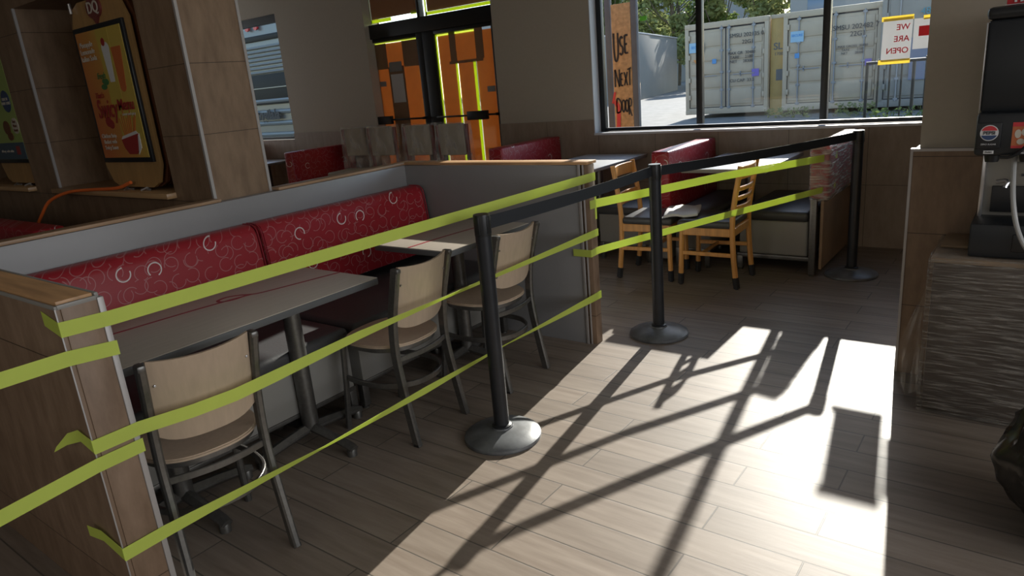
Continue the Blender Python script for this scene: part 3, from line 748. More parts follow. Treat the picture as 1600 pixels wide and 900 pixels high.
# ------------------------------------------------------------------ far booths along the window wall
def seat_back(label, x0, x1, y0, y1, z0, z1, mat='red_ring_upholstery', group='red booth backs along the window wall', slope=.02):
    t = thing('padded_partition', label, 'booth back', ((x0+x1)/2, (y0+y1)/2, 0), 0, group)
    hx, hy = (x1-x0)/2, (y1-y0)/2
    bm = B(); box(bm, -hx, hx, -hy, hy, z0, z1, .018, 3)
    for v in bm.verts:
        if v.co.z > (z0+z1)/2: v.co.x *= (1-slope/hx*.6)
    mk('cushion', bm, mat, t, angle=50)
    bm = B(); box(bm, -hx+.015, hx-.015, -hy+.01, hy-.01, .05, z0, .003); mk('plinth', bm, 'bench_grey', t)
    return t
seat_back('red booth back under the left end of the big window', -2.47, -2.30, 5.06, 6.05, .43, .905)
seat_back('red booth back right of the entrance doors behind divider', -4.10, -3.92, 5.06, 6.05, .43, .955)
seat_back('red booth back left of the wrapped chairs', -7.22, -7.06, 5.08, 6.05, .43, .95)
seat_back('small end of red booth back below the narrow window', -9.35, -9.05, 5.45, 6.05, .43, .985)
b_ = bench('dark booth seat right of the red booth back under window', 5.06, 6.03, -2.29, -1.98, name='booth_bench')
b_ = bench('dark booth seat left of the red booth back under window', 5.06, 6.03, -2.98, -2.48, name='booth_bench')
# bench wrapped in film at the right
t = thing('booth_bench', 'grey booth bench with film-wrapped red back beside farthest barrier post', 'bench', (-1.48, 5.58, 0))
bm = B(); box(bm, -.32, .20, -.47, .45, .385, .46, .03, 4); mk('seat', bm, 'black_vinyl', t, angle=60)
bm = B(); box(bm, -.30, .195, -.45, .44, .13, .39, .015, 3); mk('base_panel', bm, 'bench_grey', t)
bm = B(); box(bm, -.31, .22, -.46, .44, .10, .13, .002); mk('base_rail', bm, 'gunmetal', t)
for sx, sy, z in ((.235, -.475, .56), (-.29, -.44, .11), (-.29, .42, .11), (.235, .42, .56)):
    bm = B(); box(bm, sx-.022, sx+.022, sy-.022, sy+.022, .014, z, .003); lathe(bm, [(0, 0), (.018, 0), (.018, .008), (.008, .014), (0, .014)], (sx, sy, 0), 12); mk('leg', bm, 'gunmetal', t)
bm = B(); box(bm, .205, .325, -.49, .46, .56, .935, .03, 4); mk('back_cushion', bm, 'red_ring_upholstery', t, angle=50)
bm = B(); box(bm, .275, .295, -.46, .46, .05, .58, .002); mk('back_board', bm, 'kraft_board', t)
bm = B(); box(bm, .198, .334, -.497, .467, .54, .943, .034, 4)
for v in bm.verts: v.co += Vector((random.uniform(-.004, .004), random.uniform(-.004, .004), random.uniform(-.006, .006)))
mk('film_wrap', bm, 'bench_film', t, angle=50)

def simple_table(label, x0, x1, y0, y1, z, mat='table_white'):
    t = thing('dining_table', label, 'table', ((x0+x1)/2, (y0+y1)/2, 0)); hx, hy = (x1-x0)/2, (y1-y0)/2
    table_top('tabletop', t, -hx, hx, -hy, hy, z, mat, .03, 'bench_grey' if mat == 'table_white' else 'table_edge')
    pedestal(t, 0, hy*.3, z)
    return t
simple_table('white topped table between red booth back and wrapped bench', -2.21, -1.57, 5.06, 6.04, .772)
simple_table('white topped table at the left window end beyond the divider', -3.62, -2.97, 5.04, 6.04, .772)
simple_table('small grey topped table below the narrow window', -9.00, -8.35, 5.40, 6.04, .75)

# wooden ladder back chairs (local: front = -X)
def wood_chair(label, loc, rz):
    t = thing('wooden_chair', label, 'chair', loc, rz, 'wooden ladder-back chairs with black seats'); W_ = .185
    for s in (-1, 1):
        P = smoothpath([(.205, s*W_, .07), (.188, s*W_, .25), (.18, s*W_, .45), (.195, s*W_, .62), (.235, s*(W_-.002), .86)], 4)
        bm = B(); sweep(bm, P, lambda q: rect(.032-.006*q, .036, .3), up=(1, 0, 0)); mk('back_post', bm, 'orange_wood', t)
        bm = B(); sweep(bm, [(.214, s*W_, 0.008), (.203, s*W_, .085)], rect(.036, .042, .3), up=(1, 0, 0)); lathe(bm, [(0, 0), (.012, 0), (.012, .01), (0, .01)], (.214, s*W_, 0), 10); mk('leg_sock', bm, 'black_rubber', t)
        bm = B(); sweep(bm, [(-.195, s*.175, .07), (-.185, s*.170, .425)], rect(.034, .034, .3), up=(1, 0, 0)); mk('leg', bm, 'orange_wood', t)
        bm = B(); sweep(bm, [(-.197, s*.176, .008), (-.194, s*.175, .085)], rect(.040, .040, .3), up=(1, 0, 0)); lathe(bm, [(0, 0), (.012, 0), (.012, .01), (0, .01)], (-.197, s*.176, 0), 10); mk('leg_sock', bm, 'black_rubber', t)
        bm = B(); sweep(bm, [(-.18, s*.172, .40), (.18, s*W_, .40)], rect(.020, .058, .2)); mk('side_rail', bm, 'orange_wood', t)
        bm = B(); sweep(bm, [(-.185, s*.173, .24), (.188, s*W_, .24)], rect(.018, .028, .2)); mk('side_stretcher', bm, 'orange_wood', t)
    for P_, R__ in (([(-.182, -.17, .40), (-.182, .17, .40)], rect(.020, .058, .2)), ([(.18, -.185, .40), (.18, .185, .40)], rect(.020, .058, .2)), ([(-.04, -.178, .24), (-.04, .178, .24)], rect(.018, .024, .2))):
        bm = B(); sweep(bm, P_, R__); mk('seat_rail', bm, 'orange_wood', t)
    for z, hh in ((.81, .085), (.70, .03), (.635, .03), (.57, .03)):
        x = .18+.055*max(0, (z-.45)/.41)**1.3
        bm = B(); sweep(bm, smoothpath([(x, -W_+.01, z), (x+.022, -.08, z), (x+.028, 0, z), (x+.022, .08, z), (x, W_-.01, z)], 4), rect(.014, hh, .3)); mk('top_rail' if z > .8 else 'slat', bm, 'orange_wood', t)
    bm = B(); box(bm, -.215, .175, -.20, .20, .425, .48, .022, 4); 
    for v in bm.verts:
        if v.co.z > .45: v.co.z += .014*(1-(v.co.x/.21)**2)*(1-(v.co.y/.2)**2)
    mk('seat', bm, 'black_vinyl', t, angle=60)
    return t
wc = wood_chair('orange wood ladder-back chair facing left, nearer the wrapped bench', (-1.835, 4.79, 0), math.radians(2))
copy_thing(wc, (-2.325, 4.80, 0), math.radians(184), 'orange wood ladder-back chair facing right, beside the far divider end')
# folded plastic on the seats
bm = B(); box(bm, -.13, .11, -.16, .16, 0, .014, .005, 2)
bmesh.ops.subdivide_edges(bm, edges=bm.edges[:], cuts=4, use_grid_fill=True)
for v in bm.verts: v.co.z += .006*math.sin(v.co.x*40+v.co.y*17)+.004*math.sin(v.co.y*50)+(.006 if v.co.z > .01 else 0)
o = mk('folded_cloth', bm, 'badge_white', None, (-2.075, 4.80, .494), angle=60); o.rotation_euler = (0, 0, .3)
tag(o, 'white folded cloth lying across the black seats of both wooden chairs', 'cloth')

# ------------------------------------------------------------------ wrapped high chairs by the doors
def wrapped_chair(label, loc, rz):
    t = thing('wrapped_chair', label, 'chair', loc, rz, 'plastic-wrapped cream chairs by the entrance')
    for s in (-1, 1):
        bm = B(); sweep(bm, [(.17*s, .02, 0), (.165*s, 0, .60), (.185*s, -.03, 1.165)], rect(.034, .04, .3), up=(1, 0, 0)); mk('back_post', bm, 'dark_red_wood', t)
        bm = B(); sweep(bm, [(.165*s, -.38, 0), (.16*s, -.36, .66)], rect(.034, .034, .3), up=(1, 0, 0)); mk('leg', bm, 'dark_red_wood', t)
    bm = B(); box(bm, -.16, .155, -.045, -.012, .86, 1.175, .012, 3); mk('backrest', bm, 'cream_vinyl', t)
    bm = B(); box(bm, -.18, .18, -.40, 0, .66, .72, .02, 3); mk('seat', bm, 'cream_vinyl', t)
    bm = B(); prism(bm, [(-.215, .62), (.215, .62), (.205, .95), (.19, 1.19), (.12, 1.185), (0, 1.18), (-.12, 1.188), (-.185, 1.195), (-.205, .95)], 'y', -.07, .05)
    bmesh.ops.bevel(bm, geom=bm.edges[:], offset=.006, segments=1, affect='EDGES')
    mk('film_wrap', bm, 'loose_film', t)
    return t
q0 = wrapped_chair('leftmost plastic-wrapped cream chair, beside the red booth back', (-6.32, 5.48, 0), .15)
copy_thing(q0, (-5.87, 5.46, 0), .12, 'second plastic-wrapped cream chair from the left, before the left door')
copy_thing(q0, (-5.29, 5.44, 0), .12, 'third plastic-wrapped cream chair from the left, between the two doors')
copy_thing(q0, (-4.80, 5.42, 0), .08, 'rightmost plastic-wrapped cream chair, before the right door')

# ------------------------------------------------------------------ niche ledges, sign boards, cord, cushion
for k, (a, b) in enumerate(((-5.385, -3.83), (-7.34, -5.785))):
    bm = B(); box(bm, a+.002, b-.002, PY-.055, PY+.33, 1.062, 1.093, .003)
    tag(recenter(mk('niche_ledge', bm, 'ledge_wood')), ('light wood ledge under the swicy menu sign board', 'light wood ledge under the green sign board at left edge')[k], 'ledge')
def sign_board(label, cx, y):
    t = thing('sign_board', label, 'sign', (cx, y, 1.093))
    W_ = .335
    def outline(w, z0, z1, c): return [(-w+c, z0), (w-c, z0), (w-c*.45, z0+c*.22), (w, z0+c), (w, z1-c), (w-c*.45, z1-c*.22), (w-c, z1), (-w+c, z1), (-w+c*.45, z1-c*.22), (-w, z1-c), (-w, z0+c), (-w+c*.45, z0+c*.22)]
    bm = B(); prism(bm, outline(W_, .02, 1.07, .13), 'y', 0, .02); mk('face_board', bm, 'sign_wood', t)
    bm = B(); prism(bm, outline(W_+.012, .02, 1.08, .13), 'y', .04, .06); prism(bm, outline(W_+.012, .02, 1.08, .13), 'y', .075, .11); mk('back_board', bm, 'poster_brown', t)
    bm = B(); prism(bm, outline(W_-.05, .06, 1.03, .13), 'y', .02, .10); mk('core', bm, 'black_plastic', t)
    bm = B(); box(bm, -.30, .30, -.018, 0, .168, .935, .003); mk('screen_frame', bm, 'black_plastic', t)
    for s in (-1, 1):
        bm = B(); tube(bm, [(s*.10, -.03, .004), (s*.14, .03, .03), (s*.15, .05, .02)], .006, 8); tube(bm, [(s*.10-.05, .0, .006), (s*.10+.05, .0, .006)], .006, 8); mk('clamp', bm, 'steel', t)
    bm = B(); tube(bm, [(-.28, -.01, 1.02), (-.28, -.01, 1.075)], .009, 10); mk('hanger_pin', bm, 'steel', t)
    return t
t = sign_board('framed sign board with orange swicy menu poster in the niche', -4.31, 1.985)
bm = B(); box(bm, -.272, .272, -.021, -.018, .196, .907); po = mk('poster', bm, 'poster_blend', t)
yy = -.0215; LAY = 0
def pp(name, mat, polys):
    bm = B(); global LAY
    for p in polys: LAY += 1; prism(bm, p, 'y', yy-LAY*.00012, yy+.001)
    return mk(name, bm, mat, po)
def ell(cx, cz, rx, rz_, n=20): return [(cx+rx*math.cos(2*PI*k/n), cz+rz_*math.sin(2*PI*k/n)) for k in range(n)]
def rc(x0, x1, z0, z1): return [(x0, z0), (x1, z0), (x1, z1), (x0, z1)]
pp('green_block', 'poster_yellow', [rc(-.02, .12, .47, .905), rc(.02, .27, .30, .46)])
pp('drink_cup', 'poster_orange', [[(.13, .60), (.20, .60), (.235, .80), (.12, .80)], ell(.165, .59, .035, .03)])
pp('milkshake', 'badge_white', [[(.03, .62), (.085, .62), (.10, .79), (.015, .79)], ell(.058, .80, .045, .035)])
pp('cherry', 'poster_red', [ell(.045, .835, .022, .022)]); pp('tomato', 'poster_red', [ell(-.11, .405, .038, .030), ell(-.08, .39, .032, .026)])
pp('mint', 'poster_leaf', [ell(-.06, .60, .035, .016), ell(-.02, .625, .03, .018), ell(-.05, .63, .02, .014)])
pp('fries', 'poster_orange', [[(.05+.016*k, .31), (.06+.016*k, .31), (.035+.028*k, .42+.02*(k % 3)), (.025+.028*k, .42+.02*(k % 3))] for k in range(8)])
pp('basket', 'poster_red', [[(.0, .30), (.21, .33), (.20, .25), (.15, .215), (.06, .215), (.02, .25)]]); pp('paper_liner', 'badge_white', [[(.0, .30), (.21, .33), (.19, .345), (.02, .318)], [(.17, .212), (.215, .25), (.22, .33), (.205, .32)]])
text('lettering', 'Swicy', .15, 'poster_red', po, (-.085, -.0265, .475), sx=.72, shear=.15, bold=.001); text('lettering', 'Menu', .085, 'poster_red', po, (.15, -.0265, .49), bold=.0015)
text('lettering', "That's", .045, 'poster_red', po, (-.14, -.0265, .555), shear=.2)
text('lettering', 'Pineapple\nLemonade\nItalian Soda', .042, 'poster_white', po, (-.155, -.0265, .80), line=.9); text('lettering', 'fresh', .05, 'poster_leaf', po, (-.06, -.0265, .66), shear=.3)
text('lettering', 'sweet and spicy', .024, 'poster_white', po, (.165, -.0265, .44)); text('lettering', 'Chicken Strip\nBasket with\nSwicy Sauce', .034, 'poster_white', po, (-.14, -.0265, .29))
bm = B(); prism(bm, ell(0, 1.02, .085, .058), 'y', -.012, 0)
lg = mk('badge', bm, 'logo_red', t); bm = B(); prism(bm, [(-.05, .985), (.05, .985), (.0, .93)], 'y', -.010, 0); mk('badge_tip', bm, 'logo_red', t)
text('lettering', 'DQ', .085, 'poster_white', lg, (0, -.0135, 1.02), bold=.001)
t = sign_board('framed sign board with green poster cut off by the left edge', -6.065, 1.985)
bm = B(); box(bm, -.272, .272, -.021, -.018, .196, .907); po = mk('poster', bm, 'poster_green', t)
pp('band', 'poster_navy', [rc(-.272, .272, .197, .315)]); pp('round_badge', 'badge_blue', [ell(.165, .60, .075, .075)]); pp('bubble', 'poster_white', [ell(.215, .43, .06, .055)])
pp('burger', 'poster_brown', [ell(.05, .42, .06, .05), ell(.08, .36, .05, .03)])
text('lettering', 'DINE IN\nDRIVE THRU', .028, 'poster_white', po, (.165, -.0265, .60)); text('lettering', 'Earn\nMore\nTreats', .03, 'poster_brown', po, (.215, -.0265, .43)); pp('square_badge', 'poster_red', [rc(.12, .19, .23, .29)])
text('lettering', 'delivery   order online', .026, 'poster_white', po, (-.05, -.0265, .255))
# cord
bm = B(); tube(bm, [(-4.30, 1.95, 1.145), (-4.45, 1.93, 1.112), (-4.75, 1.905, 1.10), (-5.0, 1.87, 1.085), (-5.2, 1.82, 1.03), (-5.3, 1.78, .93), (-5.45, 1.76, .82), (-5.7, 1.74, .72), (-6.1, 1.72, .62), (-6.6, 1.70, .55)], .010, 10, 6)
tag(recenter(mk('extension_cord', bm, 'orange_cord')), 'orange extension cord drooping from the ledge behind the divider', 'cord')
t = thing('padded_partition', 'red booth back seen over the divider below the orange cord', 'booth back', (-5.3, 1.50, 0))
bm = B(); box(bm, -1.35, .90, -.085, .085, .42, .96, .02, 3); mk('cushion', bm, 'red_ring_upholstery', t, angle=50)
bm = B(); box(bm, -1.33, .88, -.07, .07, 0, .42, .003); mk('plinth', bm, 'bench_grey', t)

# ------------------------------------------------------------------ right side: wrapped cabinet, drink machine, bag
t = thing('wrapped_cabinet', 'dark cabinet wrapped in stretch film under the drink machine', 'cabinet', (.15, 3.38, 0))
bm = B(); box(bm, -.46, .55, -.19, .19, .02, .675, .004); mk('body', bm, 'wrapped_cabinet_wood', t)
bm = B(); box(bm, -.47, .56, -.20, .20, .675, .695, .003); mk('top_board', bm, 'cardboard', t)
bm = B(); n_ = 24
box(bm, -.478, .565, -.208, .208, .012, .700, .01, 2); bmesh.ops.subdivide_edges(bm, edges=[e for e in bm.edges if e.calc_length() > .1], cuts=7, use_grid_fill=True)
for v in bm.verts: v.co += Vector((random.uniform(-.002, .002), random.uniform(-.004, .002), random.uniform(-.002, .002)))
film_mat('cabinet_film', .5, (.42, .38, .33), scale=(9, 9, 120), opac=.34, rough=.22, bump=1)
mk('film_wrap', bm, 'cabinet_film', t, angle=60)
bm = B(); N = 14; rows = []
for j in range(N+1):
    v = j/N; z = .60-.56*v; row = []
    for i in range(9):
        u = i/8; wd = .015+.11*math.sin(PI*min(1, v*1.1)**1.5*.55)
        x = -.475-wd*u; y = -.12+.10*u+.018*math.sin(7*v+9*u)+.02*math.sin(15*u+3*v)
        row.append(bm.verts.new((x, y, max(.006, z+.01*math.sin(12*u)))))
    rows.append(row)
for a, b in zip(rows, rows[1:]):
    for i in range(8): bm.faces.new((a[i], a[i+1], b[i+1], b[i]))
mk('loose_film', bm, 'loose_film', t, angle=60)
bm = B(); box(bm, -.355, -.255, -.10, .12, .701, .712, .002); tag(recenter(mk('cardboard_piece', bm, 'cardboard', None, (.05, 3.44, 0))), 'piece of brown cardboard on the wrapped cabinet beside the drink machine', 'cardboard')

mt = thing('drink_machine', 'black fountain drink dispenser with round logo badge on the wrapped cabinet', 'drink dispenser', (.12, 3.36, .700))
def mp_(name, mat, *bx, bev=.004, parent=None):
    bm = B()
    for b in bx: box(bm, b[0]-.12, b[1]-.12, b[2]-3.36, b[3]-3.36, b[4]-.70, b[5]-.70, bev)
    return mk(name, bm, mat, parent or mt)
mp_('drip_base', 'machine_black', (-.200, .46, 3.21, 3.56, .702, .835), bev=.008)
mp_('drip_grille', 'black_plastic', (-.06, .44, 3.205, 3.22, .73, .80))
mp_('back_plate', 'machine_steel', (-.178, .45, 3.40, 3.56, .83, 1.14))
mp_('side_rail', 'steel', (-.190, -.176, 3.37, 3.40, .83, 1.14), bev=.002)
mp_('splash_panel', 'black_plastic', (-.15, .44, 3.385, 3.40, .85, .955), bev=.003)
mp_('brand_panel', 'machine_black', (-.212, .46, 3.20, 3.56, 1.100, 1.258), bev=.012)
mp_('hood', 'machine_black', (-.207, .46, 3.235, 3.56, 1.255, 1.588), bev=.012)
mp_('lid', 'black_plastic', (-.214, .465, 3.22, 3.57, 1.587, 1.632), bev=.016)
mp_('lid_handle', 'black_plastic', (-.10, .2, 3.21, 3.24, 1.606, 1.640), bev=.01)
mp_('edge_strip', 'steel', (-.212, -.208, 3.235, 3.25, 1.255, 1.58), bev=.001)
for k, x in enumerate((-.155, -.045, .065)):
    bm = B(); lathe(bm, [(0, 0), (.022, 0), (.027, .025), (.027, .06), (0, .06)], (x-.12, 3.265-3.36, 1.07-.70), 16); mk('nozzle', bm, 'black_plastic', mt)
# badges
bx_ = mp_('badge_panel', 'black_plastic', (-.205, -.131, 3.193, 3.20, 1.128, 1.223), bev=.003)
def bd(name, mat, poly, y=3.1925, parent=mt):
    bm = B(); prism(bm, [(a-.12, b-.70) for a, b in poly], 'y', y-3.36-.0006, y-3.36+.0006); return mk(name, bm, mat, parent)
c = (-.168, 1.186); R_ = .029
bd('badge_ring', 'badge_white', ell(*c, R_, R_, 32), 3.1915)
def seg(c, r, a0, a1, n=14, wob=0): return [(c[0]+r*math.cos(a), c[1]+r*math.sin(a)) for a in [a0+(a1-a0)*k/n for k in range(n+1)]]
bd('badge_top', 'badge_red', seg(c, R_*.9, math.radians(20), math.radians(160)), 3.1905)
bd('badge_bottom', 'badge_blue', seg(c, R_*.9, math.radians(200), math.radians(340)), 3.1905)
text('lettering', 'PEPSI', .017, 'ink', mt, (c[0]-.12, 3.1900-3.36, c[1]-.70), bold=.0006, sx=1.0)
text('lettering', 'ZERO SUGAR', .008, 'badge_white', mt, (c[0]-.12, 3.1900-3.36, 1.144-.70))
bd('flavour_panel', 'badge_orange', rc(-.098, -.024, 1.128, 1.222), 3.1990)
fl = []
for a, b_, w_, h_ in ((-.080, 1.180, .010, .016), (-.061, 1.186, .009, .013), (-.043, 1.178, .011, .017), (-.070, 1.152, .012, .011), (-.047, 1.150, .010, .012)):
    fl.append(bd('label_blob', 'poster_white', ell(a, b_, w_, h_, 14), 3.1978-len(fl)*.0002))
bd('label_band', 'badge_red', rc(-.098, -.024, 1.207, 1.222), 3.1970); bd('label_band', 'badge_red', rc(-.098, -.024, 1.128, 1.137), 3.1970)
for x in (-.165, -.055):
    bd('price_tag', 'badge_white', rc(x-.016, x+.016, 1.108, 1.120), 3.1975); text('lettering', 'PUSH', .009, 'ink', mt, (x-.12, 3.196-3.36, 1.114-.70))
bd('care_label', 'machine_steel', rc(-.07, .02, 1.02, 1.09), 3.398)
text('lettering', 'CAUTION RINSE NOZZLES\nDAILY BEFORE USE\nDISPENSER FOR ICE ONLY', .0085, 'ink_grey', mt, (-.028-.12, 3.3970-3.36, 1.055-.70)); text('lettering', 'IMPORTANT', .014, 'ink', mt, (-.02-.12, 3.3975-3.36, .998-.70), bold=.0004)
bm = B(); tube(bm, [(-.135-.12, -.02, .28), (-.10-.12, -.03, .285), (-.105-.12, -.04, .26)], .008, 8, 4); mk('valve', bm, 'steel', mt)
bm = B(); tube(bm, [(-.085-.12, -.06, .42), (-.082-.12, -.09, .33), (-.07-.12, -.14, .22), (-.045-.12, -.17, .12), (.0-.12, -.19, .04), (.08-.12, -.20, -.02)], .009, 10, 6)
mk('hose', bm, 'hose_grey', mt)
bm = B(); tube(bm, [(-.13-.12, -.165, .395), (-.09-.12, -.175, .40), (-.05-.12, -.178, .44), (-.02-.12, -.18, .52), (-.03-.12, -.165, .62), (.02-.12, -.14, .75)], .006, 8, 6)
mk('power_cable', bm, 'black_plastic', mt)
t = thing('hiring_sign', 'red and white HIRING sign board above the drink machine', 'sign', (.03, 3.255, 1.632))
bm = B(); box(bm, -.19, .25, 0, .01, 0.001, .30, .002); mk('board', bm, 'badge_red', t)
bm = B(); box(bm, -.195, .255, -.004, -.001, 0.001, .004, .001); mk('lower_edge', bm, 'badge_white', t); text('lettering', 'HIRING', .036, 'badge_white', t, (-.168, -.0025, .022), align='LEFT', bold=.002)
# bag
bm = B(); bmesh.ops.create_icosphere(bm, subdivisions=5, radius=1)
from mathutils import noise
for v in bm.verts:
    p = v.co.copy(); n1 = noise.noise(p*2.2+Vector((3, 1, 2))); n2 = noise.ridged_multi_fractal(p*Vector((3.5, 3.5, 2.0)), 1, 2, 4, 1, 2) if hasattr(noise, 'ridged_multi_fractal') else 0
    r = 1+.09*n1+.055*(n2-1)+.035*noise.noise(p*9)+.02*noise.noise(p*19)
    z = p.z*r
    v.co = Vector((p.x*r*.27*(1-.28*max(0, z)), p.y*r*.27*(1-.28*max(0, z)), .27+z*.28))
    v.co.z = max(.004, v.co.z)
tag(mk('rubbish_bag', bm, 'bag_black', None, (.250, 2.50, 0), angle=30), 'crumpled shiny black plastic bag on the floor at lower right corner', 'bag')

# ------------------------------------------------------------------ outside
bm = B(); box(bm, -70, 60, 6.3, 90, -.12, -.02); struct(mk('ground', bm, 'asphalt'))
def letters(t, s, size, x, z, mat='ink', y=-.03, **k): return text('lettering', s, size, mat, t, (x, y, z), ext=.003, **k)
def container(label, x0, y0, texts, mat='container_cream', wide=2.44, hgt=2.70, deep=6.05, detail=True):
    t = thing('shipping_container', label, 'shipping container', (x0+wide/2, y0, -.02), 0); W_ = wide/2
    bm = B(); box(bm, -W_, -W_+.11, 0, .16, 0.12, hgt, .01); box(bm, W_-.11, W_, 0, .16, 0.12, hgt, .01); box(bm, -W_+.1, W_-.1, 0, .12, hgt-.16, hgt, .01); box(bm, -W_+.1, W_-.1, 0, .12, .12, .30, .01)
    mk('door_frame', bm, mat, t)
    bm = B(); 
    for x in (-W_-.005, W_-.165):
        for z in (.12, hgt-.13): box(bm, x, x+.17, -.01, .17, z, z+.13, .015)
    mk('corner_casting', bm, mat, t)
    bm = B(); box(bm, -W_+.02, W_-.02, .15, deep, .15, hgt-.03)
    for k in range(40):
        y = .3+k*.14
        box(bm, -W_-.0, -W_+.03, y, y+.07, .3, hgt-.15); box(bm, W_-.03, W_, y, y+.07, .3, hgt-.15)
    mk('body', bm, mat, t)
    bm = B(); box(bm, -W_+.1, W_-.1, .075, .10, .28, hgt-.14); mk('door_seal', bm, 'container_seal', t)
    for s in (-1, 1):
        a, b = (-W_+.13, -.02) if s < 0 else (.02, W_-.13)
        bm = B(); box(bm, a, b, .045, .08, .32, hgt-.20, .005)
        zz = [.36, .86, 1.24, 1.62, 2.02, hgt-.24]
        for z0, z1 in zip(zz, zz[1:]): box(bm, a+.05, b-.05, .02, .05, z0+.02, z1-.04, .012)
        dd = mk('door_leaf', bm, mat, t)
        for x in ((a+.28, b-.09) if s < 0 else (a+.09, b-.28)):
            bm = B(); tube(bm, [(x, .0, .26), (x, .0, hgt-.12)], .02, 8)
            for z in (.30, .8, 1.3, 1.9, hgt-.2): box(bm, x-.05, x+.05, -.015, .03, z-.03, z+.03, .005)
            mk('lock_rod', bm, 'container_rod', t)
        bm = B(); box(bm, (a+b)/2-.32, (a+b)/2+.30, -.03, -.01, 1.20, 1.225); box(bm, (a+b)/2-.12, (a+b)/2-.09, -.03, .0, 1.15, 1.29); mk('door_handle', bm, 'container_rod', t)
    for x in (-W_+.10, W_-.16):
        bm = B()
        for z in (.55, 1.05, 1.7, 2.25): box(bm, x, x+.06, -.012, .06, z, z+.14, .01)
        mk('hinge', bm, mat, t)
    for s in texts: letters(t, *s[:-1], **s[-1]) if isinstance(s[-1], dict) else letters(t, *s)
    return t
def sticker(t, mat, x0, x1, z0, z1, y=-.02):
    bm = B(); box(bm, x0, x1, y, y+.004, z0, z1); return mk('sticker', bm, mat, t)
c1 = container('cream shipping container marked 202135, the left one outside the window', -8.86, 20.73, [
    ('SMSU 202135 0', .15, .62, 2.26), ('22G1', .15, .66, 2.07), ('MAX GR  30480\nTARE     2180\nNET     28300', .115, .48, 1.67), ('CU CAP  33.2', .12, .50, 1.03)])
st = sticker(c1, 'pale_blue_sticker', -1.08, -.62, 1.90, 2.18); text('lettering', 'SECURE', .10, 'blue_sticker', c1, (-.85, -.022, 2.05), bold=.003)
bm = B(); prism(bm, [(-.95, 1.70), (-.70, 1.70), (-.825, 1.50)], 'y', -.02, -.016); mk('warning_triangle', bm, 'orange_sticker', c1)
sticker(c1, 'blue_sticker', -.38, -.26, 1.55, 1.68); sticker(c1, 'purple_sticker', .78, .98, 1.12, 1.32)
c2 = container('cream shipping container marked 202482, right of the yellow panel outside', -6.02, 20.73, [
    ('SMSU 202482 7', .17, .60, 2.16), ('22G1', .17, .66, 1.98), ('MAX GROSS  30480\nTARE       2180\nNET       28300', .085, .55, 1.60)])
sticker(c2, 'pale_blue_sticker', -1.02, -.68, 1.92, 2.20); text('lettering', 'SECURE', .085, 'blue_sticker', c2, (-.85, -.022, 2.09), bold=.003)
sticker(c2, 'blue_sticker', -.90, -.78, 1.50, 1.63); sticker(c2, 'purple_sticker', .86, 1.02, 1.17, 1.34)
t = thing('gap_panel', 'yellow upright panel with dark lettering between the two cream containers', 'panel', (-6.22, 20.9, -.02))
bm = B(); box(bm, -.18, .185, 0, .05, 0, 2.68, .005); mk('board', bm, 'yellow_panel', t)
bm = B(); box(bm, -.18, .18, -.02, 0, 2.60, 2.70, .004); mk('top_channel', bm, 'container_cream', t)
text('lettering', 'SL', .26, 'ink_grey', t, (.02, -.01, 1.86), bold=.004); text('lettering', '1700', .12, 'ink_grey', t, (.04, -.01, 1.66)); bm = B(); box(bm, -.02, .16, -.01, -.004, .95, 1.25); mk('dark_patch', bm, 'ink_grey', t)
c3 = container('grey shipping container with teal markings behind the taped paper signs', -3.55, 20.4, [('48534', .22, -.1, 2.33, 'teal_paint'), ('SIZE 20', .12, .5, 1.2, 'blue_sticker')], mat='container_grey', wide=2.44, hgt=3.0)
sticker(c3, 'window_blue', -.55, -.10, .75, 1.75)
# grey shed wall
t = thing('storage_shed', 'plain grey box shed standing left of the containers', 'shed', (-17.85, 35.5, -.02), math.radians(14.5))
bm = B(); box(bm, -4.0, 0, 0, 12.8, 0, 3.45, .03); mk('walls', bm, 'concrete_grey', t); bm = B(); box(bm, -4.05, .05, -.05, 12.85, 3.45, 3.52, .01); mk('roof_edge', bm, 'white_trim', t)
bm = B(); box(bm, .0, .03, .1, .4, .1, .9); mk('hatch', bm, 'window_blue', t)
# backdrop buildings
for lb, x0, x1, y, z, m_ in (('pale blue-grey building rising behind the containers', -13, 0, 46, 7.0, 'building_pale'), ('long pale building far behind the shed and trees', -62, -24, 74, 9, 'building_pale')):
    t = thing('building', lb, 'building', ((x0+x1)/2, y, -.02)); hw = (x1-x0)/2
    bm = B(); box(bm, -hw, hw, 0, 6, 0, z, .03); mk('walls', bm, m_, t)
    bm = B(); box(bm, -hw-.2, hw+.2, -.2, 6.2, z, z+.3, .03); mk('roof_edge', bm, 'concrete_grey', t)
    for k in range(4):
        x = -hw+1+k*(2*hw-2)/3.3
        bm = B(); box(bm, x, x+1.3, -.04, .02, z-3.4, z-2.0, .01); mk('window', bm, 'window_blue', t)
